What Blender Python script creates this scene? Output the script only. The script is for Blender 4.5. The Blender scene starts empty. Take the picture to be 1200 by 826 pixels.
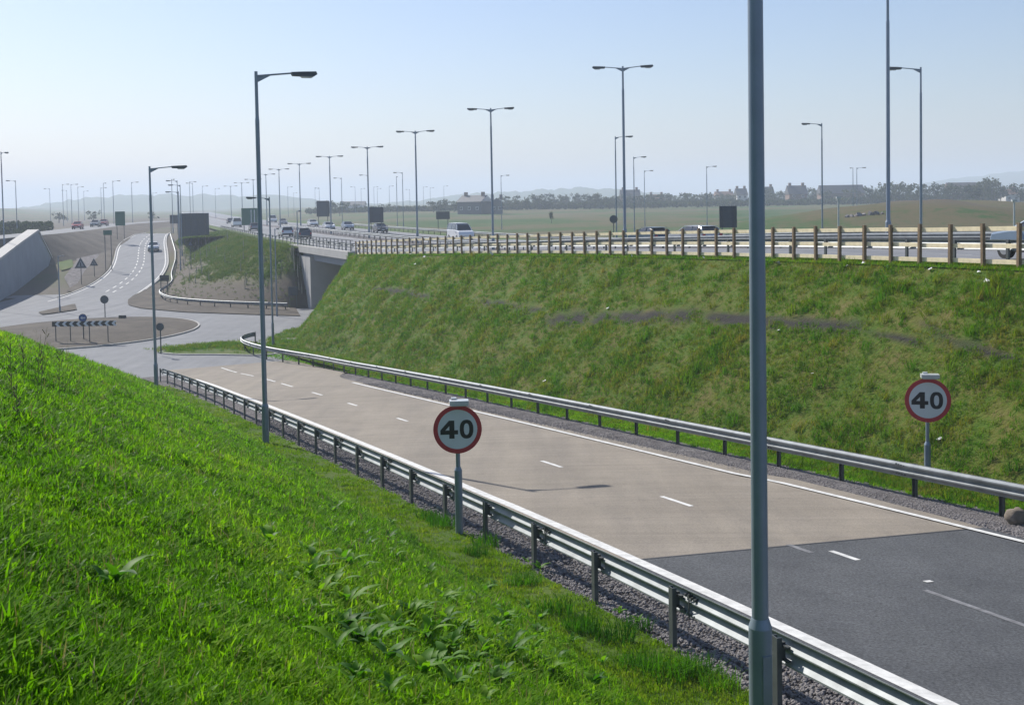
import bpy, math, random
import numpy as np
random.seed(7); rng = np.random.default_rng(11)
PI = math.pi
C = bpy.context.scene.collection

# ------------------------------------------------------------------ camera, world, sun
F_, PPX, PPY, HOR = 1350., 600., 295., 235.
ROLL = math.radians(1.0); PITCH = math.atan((PPY-HOR)/F_)
FW = np.array([0, math.cos(PITCH), -math.sin(PITCH)])
UP0 = np.array([0, math.sin(PITCH), math.cos(PITCH)]); R0 = np.array([1., 0, 0])
RT = math.cos(ROLL)*R0 - math.sin(ROLL)*UP0
UP = math.sin(ROLL)*R0 + math.cos(ROLL)*UP0
cam = bpy.data.cameras.new('camera'); co = bpy.data.objects.new('camera', cam); C.objects.link(co)
from mathutils import Matrix, Vector
co.matrix_world = Matrix(((RT[0], UP[0], -FW[0], 0), (RT[1], UP[1], -FW[1], 0), (RT[2], UP[2], -FW[2], 0), (0, 0, 0, 1)))
cam.sensor_width = 36; cam.sensor_fit = 'HORIZONTAL'; cam.lens = 36*F_/1200
cam.shift_y = -(413-PPY)/1200
cam.clip_start = .1; cam.clip_end = 9000
bpy.context.scene.camera = co

SUN_AZ, SUN_EL = math.radians(-40), math.radians(40)
world = bpy.data.worlds.new('World'); bpy.context.scene.world = world; world.use_nodes = True
wn = world.node_tree.nodes; wl = world.node_tree.links; wn.clear()
sky = wn.new('ShaderNodeTexSky'); sky.sky_type = 'NISHITA'; sky.sun_disc = False
sky.sun_elevation = SUN_EL; sky.sun_rotation = SUN_AZ
sky.air_density = 1.2; sky.dust_density = .8; sky.ozone_density = 5.0; sky.altitude = 20
bg = wn.new('ShaderNodeBackground'); bg.inputs[1].default_value = .085
wo = wn.new('ShaderNodeOutputWorld')
tn = wn.new('ShaderNodeMix'); tn.data_type = 'RGBA'; tn.blend_type = 'MULTIPLY'; tn.inputs[0].default_value = 1.; tn.inputs[7].default_value = (1.04, .965, 1.02, 1)   # slightly lavender spring sky
wl.new(sky.outputs[0], tn.inputs[6]); wl.new(tn.outputs[2], bg.inputs[0]); wl.new(bg.outputs[0], wo.inputs[0])
sun = bpy.data.lights.new('sun', 'SUN'); sun.energy = 4.6; sun.angle = math.radians(.5); sun.color = (1, .95, .87)
so = bpy.data.objects.new('sun', sun); C.objects.link(so)
sd = Vector((math.sin(SUN_AZ)*math.cos(SUN_EL), math.cos(SUN_AZ)*math.cos(SUN_EL), math.sin(SUN_EL)))
so.rotation_euler = sd.to_track_quat('Z', 'Y').to_euler(); so.location = (0, 0, 60)
vs = bpy.context.scene.view_settings; vs.view_transform = 'Standard'; vs.look = 'None'; vs.exposure = .5; vs.gamma = 1
bpy.context.scene.cycles.volume_bounces = 1
bpy.context.scene.cycles.max_bounces = 6
bpy.context.scene.cycles.transparent_max_bounces = 16

# ------------------------------------------------------------------ surveying helpers
def ray(x, y): return FW + RT*((x-PPX)/F_) + UP*((PPY-y)/F_)
def at_h(x, y, z): v = ray(x, y); return v*(z/v[2])          # point of a sight line on level z
def at_y(x, y, Y): v = ray(x, y); return v*(Y/v[1])           # point of a sight line at distance Y
def hor(x): return HOR + (600-x)*math.tan(ROLL)
def proj(P): d = P@FW; return PPX+F_*(P@RT)/d, PPY-F_*(P@UP)/d
def sstep(a, b, x): t = np.clip((np.asarray(x, float)-a)/(b-a), 0, 1); return t*t*(3-2*t)

_h = rng.random((64, 64))
def vnoise(x, y, sc=1.):
    x = np.asarray(x)/sc; y = np.asarray(y)/sc
    xi = np.floor(x).astype(int); yi = np.floor(y).astype(int); fx = x-xi; fy = y-yi
    fx = fx*fx*(3-2*fx); fy = fy*fy*(3-2*fy)
    g = lambda a, b: _h[a % 64, b % 64]
    return (g(xi, yi)*(1-fx)*(1-fy)+g(xi+1, yi)*fx*(1-fy)+g(xi, yi+1)*(1-fx)*fy+g(xi+1, yi+1)*fx*fy)*2-1

def chain(p, s):
    X0, Y0, th, k, k1, k2, z0, g, g1 = p
    s = np.asarray(s, float)
    ss = np.linspace(min(s.min(), 0), max(s.max(), 0), 900); ds = ss[1]-ss[0]
    a = th+k/100*ss+k1/1e4*ss**2+k2/1e6*ss**3; am = a[:-1]+.5*np.diff(a)
    X = np.concatenate([[0], np.cumsum(np.sin(am)*ds)]); Y = np.concatenate([[0], np.cumsum(np.cos(am)*ds)])
    X -= np.interp(0, ss, X); Y -= np.interp(0, ss, Y)
    return np.stack([X0+np.interp(s, ss, X), Y0+np.interp(s, ss, Y), z0+g/10*s+g1/1e3*s*s], 1)
PL = [0.284, 18.944, -.366, -.306, .864, -1.205, -5.353, -.865, .157]
PR = [9.955, 23.36, -.443, .09, -.019, -.275, -5.88, -.595, -.165]
PF = [12.786*1.115, 29.024*1.115, -0.307, -0.136/1.115, -1.459/1.115**2, 2.455/1.115**3, -.794*1.115, -.226, -.153/1.115]

def resample(P, step):
    P = np.asarray(P, float); d = np.concatenate([[0], np.cumsum(np.linalg.norm(np.diff(P, axis=0), axis=1))])
    n = max(2, int(round(d[-1]/step))+1); t = np.linspace(0, d[-1], n)
    return np.stack([np.interp(t, d, P[:, i]) for i in range(P.shape[1])], 1)
def smooth(P, step, it=20):
    Q = resample(P, step)
    for _ in range(it): Q[1:-1] = .25*Q[:-2]+.5*Q[1:-1]+.25*Q[2:]
    return resample(Q, step)
def normals(P):
    t = np.gradient(P[:, :2], axis=0); t /= np.linalg.norm(t, axis=1)[:, None]
    return np.stack([t[:, 1], -t[:, 0]], 1), t                # right-hand normal, tangent
def offset(P, o, dz=0):
    n, _ = normals(P); Q = P.copy(); Q[:, :2] += n*np.asarray(o).reshape(-1, 1) if np.ndim(o) else n*o
    Q[:, 2] += dz; return Q

# left barrier line (beam top), right barrier line, upper road line (fence foot)
SL = np.arange(-24, 61, 1.); LB = chain(PL, SL); LB[:, 2] -= .78              # ground under left barrier
LB[SL < -10, 2] = LB[SL >= -10][0, 2] + (SL[SL < -10]+10)*(-.088)
RB_near = chain(PR, np.arange(-14, 37, 1.)); RB_near[:, 2] -= .78
far_px = [(440, 427.5), (420, 424.3), (395, 419.8), (370, 415), (340, 410.3), (312, 405.5), (292, 400.5), (283, 397), (282, 394), (288, 391), (303, 388), (318, 385.6)]
far = []
for x, y in far_px:
    z = -8.5
    for _ in range(20):
        P = at_h(x, y, z); z = .5*z+.5*(max(-8.41-.078*(P[1]-58), -9.75))
    far.append(P-np.array([0, 0, .78]))
RB = smooth(np.concatenate([RB_near, np.array(far)]), 1.0, 3)
ZR = -10.7
def Zb(x, y):
    x = np.asarray(x, float); y = np.asarray(y, float)
    q = -.408*x+.913*y; t = 75-q
    a = .08*np.where(t > 4, t, np.where(t < -4, 0, (t+4)**2/16))
    u = y-140; b = .065*np.where(u > 12, u, np.where(u < -12, 0, (u+12)**2/48)); b = np.minimum(b, 5.3)
    return ZR+a+b
FN = chain(PF, np.arange(0, 51)*1.45)                       # fence post tops
FG = FN-np.array([0, 0, 1.32])
UA = chain(PF, np.linspace(0, 72.5, 40)); UA[:, 2] -= 1.32
h0 = UA[0]-UA[1]; h0 /= np.linalg.norm(h0[:2])
pre = [UA[0]+h0*k for k in (30, 20, 10, 4)]
for p_ in pre: p_[2] = UA[0, 2]+.02*np.hypot(*(p_-UA[0])[:2])
post = [(-23.6, 125, -4.62), (-37.5, 165, -4.7), (-62, 240, -4.8), (-95, 340, -4.9), (-150, 520, -5.0), (-260, 900, -5.)]
U = smooth(np.concatenate([np.array(pre), UA, np.array(post)]), 2.0, 12)
Un, Ut = normals(U)
def Uoff(x, y):                                             # signed distance right of the upper road line
    x = np.atleast_1d(x).astype(float); y = np.atleast_1d(y).astype(float)
    out = np.empty(len(x)); 
    for i in range(0, len(x), 4000):
        d = (x[i:i+4000, None]-U[None, :, 0])**2+(y[i:i+4000, None]-U[None, :, 1])**2; k = d.argmin(1)
        out[i:i+4000] = (x[i:i+4000]-U[k, 0])*Un[k, 0]+(y[i:i+4000]-U[k, 1])*Un[k, 1]
    return out
def onU(px, off):                                           # point on a lane of the upper road seen in direction px
    Q = offset(U, off); k = np.argmin([abs(proj(q)[0]-px) if q[1] > 5 else 1e9 for q in Q])
    return Q[k], math.atan2(-Ut[k, 0], Ut[k, 1])

# ------------------------------------------------------------------ materials
def mat(name, fn):
    m = bpy.data.materials.new(name); m.use_nodes = True; nt = m.node_tree; nt.nodes.clear()
    out = nt.nodes.new('ShaderNodeOutputMaterial'); fn(nt, out); return m
def N(nt, t, **k):
    n = nt.nodes.new(t)
    for a, b in k.items():
        if a in n.inputs: n.inputs[a].default_value = b
        else: setattr(n, a, b)
    return n
def noise(nt, sc, det=4, rough=.6, vec=None):
    n = N(nt, 'ShaderNodeTexNoise'); n.inputs['Scale'].default_value = sc; n.inputs['Detail'].default_value = det; n.inputs['Roughness'].default_value = rough
    if vec: nt.links.new(vec, n.inputs['Vector'])
    return n
def ramp(nt, src, stops):
    r = N(nt, 'ShaderNodeValToRGB'); e = r.color_ramp.elements
    while len(e) < len(stops): e.new(.5)
    for el, (p, c) in zip(e, stops): el.position = p; el.color = (*c, 1)
    nt.links.new(src, r.inputs[0]); return r
def mixc(nt, f, a, b, mode='MIX'):
    m = N(nt, 'ShaderNodeMix', data_type='RGBA', blend_type=mode)
    if isinstance(f, float): m.inputs[0].default_value = f
    else: nt.links.new(f, m.inputs[0])
    for i, v in ((6, a), (7, b)):
        if isinstance(v, tuple): m.inputs[i].default_value = (*v, 1)
        else: nt.links.new(v, m.inputs[i])
    return m.outputs[2]
def simple(name, col, rough=.6, metal=0, var=.15, sc=3., bump=0., spec=.5):
    def f(nt, out):
        b = N(nt, 'ShaderNodeBsdfPrincipled'); tc = N(nt, 'ShaderNodeTexCoord')
        n = noise(nt, sc, 5, .6, tc.outputs['Object'])
        r = ramp(nt, n.outputs[0], [(.3, tuple(c*(1-var) for c in col)), (.7, tuple(min(1, c*(1+var)) for c in col))])
        nt.links.new(r.outputs[0], b.inputs['Base Color']); b.inputs['Roughness'].default_value = rough; b.inputs['Metallic'].default_value = metal
        b.inputs['Specular IOR Level'].default_value = spec
        if bump:
            bp = N(nt, 'ShaderNodeBump'); bp.inputs['Strength'].default_value = bump; bp.inputs['Distance'].default_value = .02
            n2 = noise(nt, sc*12, 3, .6, tc.outputs['Object']); nt.links.new(n2.outputs[0], bp.inputs['Height']); nt.links.new(bp.outputs[0], b.inputs['Normal'])
        nt.links.new(b.outputs[0], out.inputs[0])
    return mat(name, f)
def grass_mat(name, stops, patch_sc=.25, trans=.45, extra=None, gloss=(.7, .08)):
    def f(nt, out):
        oi = N(nt, 'ShaderNodeObjectInfo')
        n = noise(nt, patch_sc, 4, .65, oi.outputs['Location'])
        ad = N(nt, 'ShaderNodeMath', operation='MULTIPLY_ADD'); nt.links.new(oi.outputs['Random'], ad.inputs[0]); ad.inputs[1].default_value = .36
        sb = N(nt, 'ShaderNodeMath', operation='SUBTRACT'); nt.links.new(n.outputs[0], sb.inputs[0]); sb.inputs[1].default_value = .18
        nt.links.new(sb.outputs[0], ad.inputs[2])
        r = ramp(nt, ad.outputs[0], stops); col = r.outputs[0]
        d = N(nt, 'ShaderNodeBsdfPrincipled'); d.inputs['Roughness'].default_value = gloss[0]; d.inputs['Specular IOR Level'].default_value = gloss[1]
        t = N(nt, 'ShaderNodeBsdfTranslucent'); mx = N(nt, 'ShaderNodeMixShader'); mx.inputs[0].default_value = trans
        tcol = mixc(nt, 1.0, col, (1.12, 1.28, .45), 'MULTIPLY')
        nt.links.new(col, d.inputs['Base Color']); nt.links.new(tcol, t.inputs[0])
        nt.links.new(d.outputs[0], mx.inputs[1]); nt.links.new(t.outputs[0], mx.inputs[2]); nt.links.new(mx.outputs[0], out.inputs[0])
    return mat(name, f)
def ground_mat(name, stops, sc=.35, fine=6., bump=.6, attr=None, attrcol=(.07, .07, .075)):
    def f(nt, out):
        b = N(nt, 'ShaderNodeBsdfPrincipled'); tc = N(nt, 'ShaderNodeTexCoord'); v = tc.outputs['Object']
        n1 = noise(nt, sc, 5, .65, v); n2 = noise(nt, fine, 4, .7, v)
        m = N(nt, 'ShaderNodeMath', operation='MULTIPLY_ADD'); nt.links.new(n2.outputs[0], m.inputs[0]); m.inputs[1].default_value = .45
        s = N(nt, 'ShaderNodeMath', operation='SUBTRACT'); nt.links.new(n1.outputs[0], s.inputs[0]); s.inputs[1].default_value = .225; nt.links.new(s.outputs[0], m.inputs[2])
        c = ramp(nt, m.outputs[0], stops).outputs[0]
        if attr:
            a = N(nt, 'ShaderNodeAttribute', attribute_name=attr); c = mixc(nt, a.outputs['Fac'], c, attrcol)
        nt.links.new(c, b.inputs['Base Color']); b.inputs['Roughness'].default_value = .9; b.inputs['Specular IOR Level'].default_value = .15
        bp = N(nt, 'ShaderNodeBump'); bp.inputs['Strength'].default_value = bump; bp.inputs['Distance'].default_value = .08
        nt.links.new(n2.outputs[0], bp.inputs['Height']); nt.links.new(bp.outputs[0], b.inputs['Normal']); nt.links.new(b.outputs[0], out.inputs[0])
    return mat(name, f)

M = {}
def road_mat(name, a, b_, streak=0., grain=.28):
    def f(nt, out):
        b = N(nt, 'ShaderNodeBsdfPrincipled'); tc = N(nt, 'ShaderNodeTexCoord'); v = tc.outputs['Object']
        n1 = noise(nt, .5, 5, .6, v); n2 = noise(nt, 26., 5, .75, v)
        mp = N(nt, 'ShaderNodeMapping'); nt.links.new(v, mp.inputs[0]); mp.inputs['Rotation'].default_value = (0, 0, -.42); mp.inputs['Scale'].default_value = (1.1, .06, 1)
        n3 = noise(nt, 1., 4, .6, mp.outputs[0])
        c = ramp(nt, n1.outputs[0], [(.3, a), (.7, b_)]).outputs[0]
        c = mixc(nt, 1., c, ramp(nt, n3.outputs[0], [(.3, (.86, .86, .87)), (.7, (1.1, 1.09, 1.07))]).outputs[0], 'MULTIPLY')
        c = mixc(nt, 1., c, ramp(nt, n2.outputs[0], [(.3, (1-grain,)*3), (.7, (1+grain,)*3)]).outputs[0], 'MULTIPLY')
        n5 = noise(nt, 1.6, 6, .75, v); c = mixc(nt, 1., c, ramp(nt, n5.outputs[0], [(.30, (.84, .84, .85)), (.42, (1., 1., 1.)), (.8, (1.05, 1.05, 1.04))]).outputs[0], 'MULTIPLY')
        if streak:                                           # fine brushed lines across the concrete
            mp2 = N(nt, 'ShaderNodeMapping'); nt.links.new(v, mp2.inputs[0]); mp2.inputs['Rotation'].default_value = (0, 0, -.42); mp2.inputs['Scale'].default_value = (.12, 3.2, 1)
            n4 = noise(nt, 1., 3, .7, mp2.outputs[0])
            c = mixc(nt, streak, c, ramp(nt, n4.outputs[0], [(.35, (.8, .78, .75)), (.65, (1.15, 1.15, 1.14))]).outputs[0], 'MULTIPLY')
        nt.links.new(c, b.inputs['Base Color']); b.inputs['Roughness'].default_value = .85; b.inputs['Specular IOR Level'].default_value = .3
        bp = N(nt, 'ShaderNodeBump'); bp.inputs['Strength'].default_value = .35; bp.inputs['Distance'].default_value = .01
        nt.links.new(n2.outputs[0], bp.inputs['Height']); nt.links.new(bp.outputs[0], b.inputs['Normal']); nt.links.new(b.outputs[0], out.inputs[0])
    return mat(name, f)
M['concrete_road'] = road_mat('buff_concrete_road', (.195, .172, .142), (.24, .212, .176), .4)
M['asphalt'] = road_mat('dark_asphalt', (.058, .062, .068), (.082, .087, .094), 0., .75)
M['asphalt_old'] = road_mat('worn_asphalt', (.15, .157, .17), (.19, .197, .21))
M['paint'] = simple('road_paint', (.56, .56, .54), .8, 0, .22, 5.)
M['paint_worn'] = simple('worn_road_paint', (.17, .172, .18), .8, 0, .5, 5.)
M['tar'] = simple('tar_seal', (.035, .035, .038), .6)
M['kerb'] = simple('kerb_concrete', (.36, .35, .33), .85, 0, .15, 3.)
M['galv'] = simple('galvanised_steel', (.26, .28, .29), .55, .25, .22, 3.)
M['galv_post'] = simple('weathered_steel_post', (.085, .095, .10), .6, .2, .2, 6.)
M['column'] = simple('column_steel', (.215, .265, .325), .42, .25, .12, 1.5, 0, .6)
M['lantern'] = simple('lantern_casing', (.07, .08, .09), .5)
M['lens'] = simple('lantern_lens', (.5, .52, .52), .2)
M['wood_post'] = simple('brown_timber', (.21, .145, .085), .85, 0, .25, 6., .4)
M['wood_rail'] = simple('pale_timber', (.78, .67, .45), .8, 0, .18, 5., .3)
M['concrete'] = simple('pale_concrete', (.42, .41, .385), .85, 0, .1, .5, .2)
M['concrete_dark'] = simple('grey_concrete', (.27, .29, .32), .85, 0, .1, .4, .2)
M['red'] = simple('sign_red', (.42, .03, .04), .45, 0, .05)
M['white'] = simple('sign_white', (.62, .65, .67), .4, 0, .04)
M['black'] = simple('sign_black', (.012, .012, .014), .4, 0, .05)
M['blue'] = simple('sign_blue', (.04, .10, .30), .4, 0, .05)
M['green'] = simple('sign_green', (.02, .12, .08), .45, 0, .05)
M['sign_back'] = simple('sign_back_grey', (.07, .085, .10), .6, .1, .1)
M['rubber'] = simple('tyre_rubber', (.02, .02, .02), .8)
M['rim'] = simple('wheel_rim', (.45, .46, .48), .35, .7)
M['glass'] = simple('car_glass', (.02, .025, .03), .08, 0, .05, 3., 0, .9)
M['headlight'] = simple('headlight_glass', (.75, .77, .8), .15)
M['taillight'] = simple('taillight_red', (.4, .02, .02), .25)
M['gravel'] = ground_mat('roadside_gravel', [(.25, (.06, .056, .06)), (.5, (.155, .143, .145)), (.75, (.29, .275, .27))], 2., 28., 1.)
M['stone'] = simple('loose_stone', (.20, .185, .182), .9, 0, .4, 3.)
M['rock'] = simple('brown_rock', (.20, .165, .13), .9, 0, .3, 6., .6)
M['soil'] = ground_mat('bank_soil', [(.3, (.035, .07, .008)), (.5, (.06, .11, .01)), (.75, (.10, .12, .03))], .5, 9.)
M['emb'] = ground_mat('embankment_turf', [(.26, (.045, .10, .006)), (.42, (.07, .12, .010)), (.56, (.10, .115, .018)), (.72, (.14, .12, .04))], 1.0, 9., 1., 'slate', (.032, .030, .028))
M['emb2'] = ground_mat('sparse_turf', [(.3, (.06, .10, .025)), (.5, (.10, .115, .04)), (.75, (.15, .13, .075))], .12, 3., .8, 'slate', (.095, .08, .062))
M['earth'] = ground_mat('bare_earth', [(.3, (.055, .048, .040)), (.5, (.085, .073, .06)), (.75, (.13, .112, .092))], .3, 3., .8)
M['mound'] = ground_mat('mound_earth', [(.3, (.05, .075, .03)), (.5, (.09, .10, .045)), (.7, (.16, .13, .095))], .09, 1.2, 1.)
M['field'] = ground_mat('open_field', [(.30, (.025, .065, .012)), (.42, (.04, .085, .016)), (.5, (.085, .085, .035)), (.58, (.11, .09, .045)), (.68, (.035, .08, .015))], .02, .5, .8, 'bare', (.10, .083, .07))
M['hill'] = ground_mat('far_hill', [(.3, (.04, .07, .03)), (.55, (.07, .10, .04)), (.75, (.12, .12, .07))], .006, .05, .2)
M['verge'] = ground_mat('verge_turf', [(.3, (.04, .08, .015)), (.55, (.07, .11, .02)), (.75, (.11, .11, .035))], .6, 6.)
M['grass'] = grass_mat('bank_grass', [(.2, (.045, .13, .004)), (.42, (.11, .26, .006)), (.62, (.17, .32, .010)), (.85, (.26, .36, .03))], .35, .6)
M['grass_v'] = grass_mat('verge_grass', [(.25, (.07, .15, .004)), (.5, (.13, .23, .008)), (.8, (.24, .27, .04))], .6, .55)
M['grass_d'] = grass_mat('tussock_grass', [(.25, (.018, .075, .003)), (.5, (.045, .15, .004)), (.8, (.09, .22, .008))], .6, .5)
M['grass_r'] = grass_mat('embankment_grass', [(.24, (.045, .14, .004)), (.42, (.082, .19, .006)), (.58, (.14, .19, .014)), (.80, (.25, .20, .055))], .9, .5)
M['leaf'] = grass_mat('dock_leaf_green', [(.25, (.035, .12, .008)), (.5, (.085, .225, .009)), (.8, (.19, .34, .012))], 1.5, .5, None, (.55, .22))
M['weed'] = simple('dry_weed_brown', (.15, .14, .06), .9)
M['bark'] = simple('grey_bark', (.10, .085, .07), .95)
M['crown'] = grass_mat('hedgerow_leaves', [(.25, (.03, .045, .025)), (.5, (.05, .065, .035)), (.8, (.09, .09, .06))], .02, .25)
M['brickwall'] = simple('house_brick', (.22, .15, .12), .9)
M['render_wall'] = simple('house_render', (.62, .61, .58), .9)
M['slate_roof'] = simple('slate_roof', (.09, .09, .10), .7)
M['tile_roof'] = simple('tile_roof', (.20, .12, .09), .8)
M['litter'] = simple('white_scrap', (.75, .75, .74), .6)

# ------------------------------------------------------------------ mesh helpers
class MB:
    def __init__(s): s.v = []; s.f = []
    def add(s, vs_, fs):
        o = len(s.v); s.v += [tuple(map(float, q)) for q in vs_]; s.f += [tuple(i+o for i in f) for f in fs]; return s
    def box(s, c, d, rz=0):
        x, y, z = d[0]/2, d[1]/2, d[2]/2; ca, sa = math.cos(rz), math.sin(rz); vs_ = []
        for dz in (-z, z):
            for dx, dy in ((-x, -y), (x, -y), (x, y), (-x, y)): vs_.append((c[0]+dx*ca-dy*sa, c[1]+dx*sa+dy*ca, c[2]+dz))
        return s.add(vs_, [(3, 2, 1, 0), (4, 5, 6, 7), (0, 1, 5, 4), (1, 2, 6, 5), (2, 3, 7, 6), (3, 0, 4, 7)])
    def tube(s, a, b, r0, r1=None, n=10, cap=True):
        r1 = r0 if r1 is None else r1; a = np.array(a, float); b = np.array(b, float); d = b-a; d /= np.linalg.norm(d)
        u = np.cross(d, (0, 0, 1) if abs(d[2]) < .9 else (1, 0, 0)); u /= np.linalg.norm(u); w = np.cross(d, u); vs_ = []
        for p, r in ((a, r0), (b, r1)):
            for k in range(n): t = 2*PI*k/n; vs_.append(p+(u*math.cos(t)+w*math.sin(t))*r)
        fs = [(k, (k+1) % n, n+(k+1) % n, n+k) for k in range(n)]
        if cap: fs += [tuple(range(n))[::-1], tuple(range(n, 2*n))]
        return s.add(vs_, fs)
    def prism(s, pts, y0, y1, ax='y'):                       # outline (x,z) pushed along y
        n = len(pts); f = (lambda p, y: (p[0], y, p[1])) if ax == 'y' else ((lambda p, y: (y, p[0], p[1])) if ax == 'x' else (lambda p, y: (p[0], p[1], y)))
        vs_ = [f(p, y0) for p in pts]+[f(p, y1) for p in pts]
        fs = [(k, (k+1) % n, n+(k+1) % n, n+k) for k in range(n)]+[tuple(range(n))[::-1], tuple(range(n, 2*n))]
        return s.add(vs_, fs)
    def grid(s, G):                                           # G[i][j] points
        G = np.asarray(G); a, b = G.shape[:2]; o = len(s.v)
        s.v += [tuple(p) for p in G.reshape(-1, 3).tolist()]
        s.f += [(o+i*b+j, o+i*b+j+1, o+(i+1)*b+j+1, o+(i+1)*b+j) for i in range(a-1) for j in range(b-1)]
        return s
    def mesh(s, name, m, smooth_=False, origin=None):
        me = bpy.data.meshes.new(name); v = s.v
        if origin is not None: v = [(p[0]-origin[0], p[1]-origin[1], p[2]-origin[2]) for p in v]
        me.from_pydata(v, [], s.f); me.materials.append(m)
        if smooth_:
            me.polygons.foreach_set('use_smooth', [True]*len(me.polygons)); me.update()
            try: me.set_sharp_from_angle(angle=math.radians(40))
            except Exception: pass
        me.update(); return me
def link(name, me, parent=None, loc=(0, 0, 0), rz=0, scale=None):
    o = bpy.data.objects.new(name, me); C.objects.link(o); o.location = loc; o.rotation_euler = (0, 0, rz)
    if scale: o.scale = scale
    if parent: o.parent = parent
    return o
def obj(name, mb, m, parent=None, smooth_=False, world=False):
    return link(name, mb.mesh(name, m, smooth_, tuple(parent.location) if (parent and world) else None), parent)
def thing(name, label, cat, loc=(0, 0, 0), rz=0, group=None):
    o = link(name, None, None, tuple(float(c) for c in loc), rz); o['label'] = label; o['category'] = cat
    if group: o['group'] = group
    return o
def tag(o, label, cat, group=None):
    o['label'] = label; o['category'] = cat
    if group: o['group'] = group
    return o
def struct(name, mb, m, smooth_=False, label=None, cat=None):
    o = obj(name, mb, m, None, smooth_); o['kind'] = 'structure'; o['label'] = label or name.replace('_', ' '); o['category'] = cat or 'ground'; return o
def dup(root, loc, rz, label, group=None, scale=None):
    r = root.copy(); C.objects.link(r); r.location = loc; r.rotation_euler = (0, 0, rz); r['label'] = label
    if group: r['group'] = group
    if scale: r.scale = scale
    for ch in root.children:
        c = ch.copy(); C.objects.link(c); c.parent = r
        for g in ch.children: d = g.copy(); C.objects.link(d); d.parent = c
    return r
def instancer(name, pts, rot, scl, src_obj, label, cat='grass'):
    me = bpy.data.meshes.new(name); me.from_pydata([tuple(p) for p in pts.tolist()], [], [])
    a = me.attributes.new('rot', 'FLOAT_VECTOR', 'POINT'); a.data.foreach_set('vector', np.asarray(rot, 'f').ravel())
    a = me.attributes.new('scl', 'FLOAT', 'POINT'); a.data.foreach_set('value', np.asarray(scl, 'f'))
    o = bpy.data.objects.new(name, me); C.objects.link(o); o['kind'] = 'stuff'; o['label'] = label; o['category'] = cat
    g = bpy.data.node_groups.new(name+'_scatter', 'GeometryNodeTree')
    g.interface.new_socket('Geometry', in_out='INPUT', socket_type='NodeSocketGeometry'); g.interface.new_socket('Geometry', in_out='OUTPUT', socket_type='NodeSocketGeometry')
    gi = g.nodes.new('NodeGroupInput'); go = g.nodes.new('NodeGroupOutput'); ip = g.nodes.new('GeometryNodeInstanceOnPoints'); ob = g.nodes.new('GeometryNodeObjectInfo')
    ob.inputs['Object'].default_value = src_obj; ob.inputs['As Instance'].default_value = True
    r = g.nodes.new('GeometryNodeInputNamedAttribute'); r.data_type = 'FLOAT_VECTOR'; r.inputs['Name'].default_value = 'rot'
    s = g.nodes.new('GeometryNodeInputNamedAttribute'); s.data_type = 'FLOAT'; s.inputs['Name'].default_value = 'scl'
    g.links.new(gi.outputs[0], ip.inputs['Points']); g.links.new(ob.outputs['Geometry'], ip.inputs['Instance'])
    g.links.new(r.outputs[0], ip.inputs['Rotation']); g.links.new(s.outputs[0], ip.inputs['Scale']); g.links.new(ip.outputs[0], go.inputs[0])
    md = o.modifiers.new('scatter', 'NODES'); md.node_group = g; return o

# ------------------------------------------------------------------ base terrain, hills
def terrain_z(x, y):
    o = Uoff(x, y)
    zb = Zb(x, y)-.06-1.2*(1-sstep(60, 76, y))
    up = -5.25+0*x+.35*vnoise(x, y, 60.)*sstep(30, 120, y)
    up = np.where(o > 60, up+sstep(250, 700, y)*1.6, up)
    m = 1-sstep(1, 6, o)                                    # basin left of the upper road
    m = m*(1-sstep(222, 245, y+.0*x))
    wl_ = (-60.3-.254*(y-135.7))                             # line of the retaining wall
    m = m*(1-sstep(3.0, 6.5, wl_-x)*sstep(60, 120, y)*(1-sstep(160, 176, y)))
    z = up*(1-m)+zb*m
    # far left ground rises in low mounds
    lf = sstep(-20, -120, x-(-.33*y))*sstep(180, 300, y)
    z = z+lf*(1.8+2.4*vnoise(x, y, 38.)+sstep(250, 400, y)*3.2+.5*vnoise(x, y, 11.))
    # spoil mound on the right
    r = np.hypot((x-60)/26., (y-172)/22.); z = z+4.3*np.exp(-r**2*1.2)*(1+.12*vnoise(x, y, 6.))
    r = np.hypot((x-92)/30., (y-235)/25.); z = z+3.8*np.exp(-r**2)
    return z
ang = np.radians(np.linspace(-84, 84, 330)); rad = 6*np.power(5200/6, np.linspace(0, 1, 260))
A, Rr = np.meshgrid(ang, rad); X = (Rr*np.sin(A)); Y = (Rr*np.cos(A))
Z = terrain_z(X.ravel(), Y.ravel()).reshape(X.shape)
mb = MB().grid(np.stack([X, Y, Z], -1))
terr = struct('ground', mb, M['field'], True, 'open field ground reaching to the horizon')
bare = (1-sstep(0, 3, Uoff(X.ravel(), Y.ravel())))*(1-sstep(500, 700, Y.ravel()))
rm = np.hypot((X.ravel()-66)/22., (Y.ravel()-180)/14.); bare = np.maximum(bare, np.exp(-rm**2)*sstep(-3.4, -2.0, Z.ravel()))
bare = np.clip(bare*(.75+.6*vnoise(X.ravel(), Y.ravel(), 18.)), 0, 1)
at = terr.data.attributes.new('bare', 'FLOAT', 'POINT'); at.data.foreach_set('value', bare.astype('f'))

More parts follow.
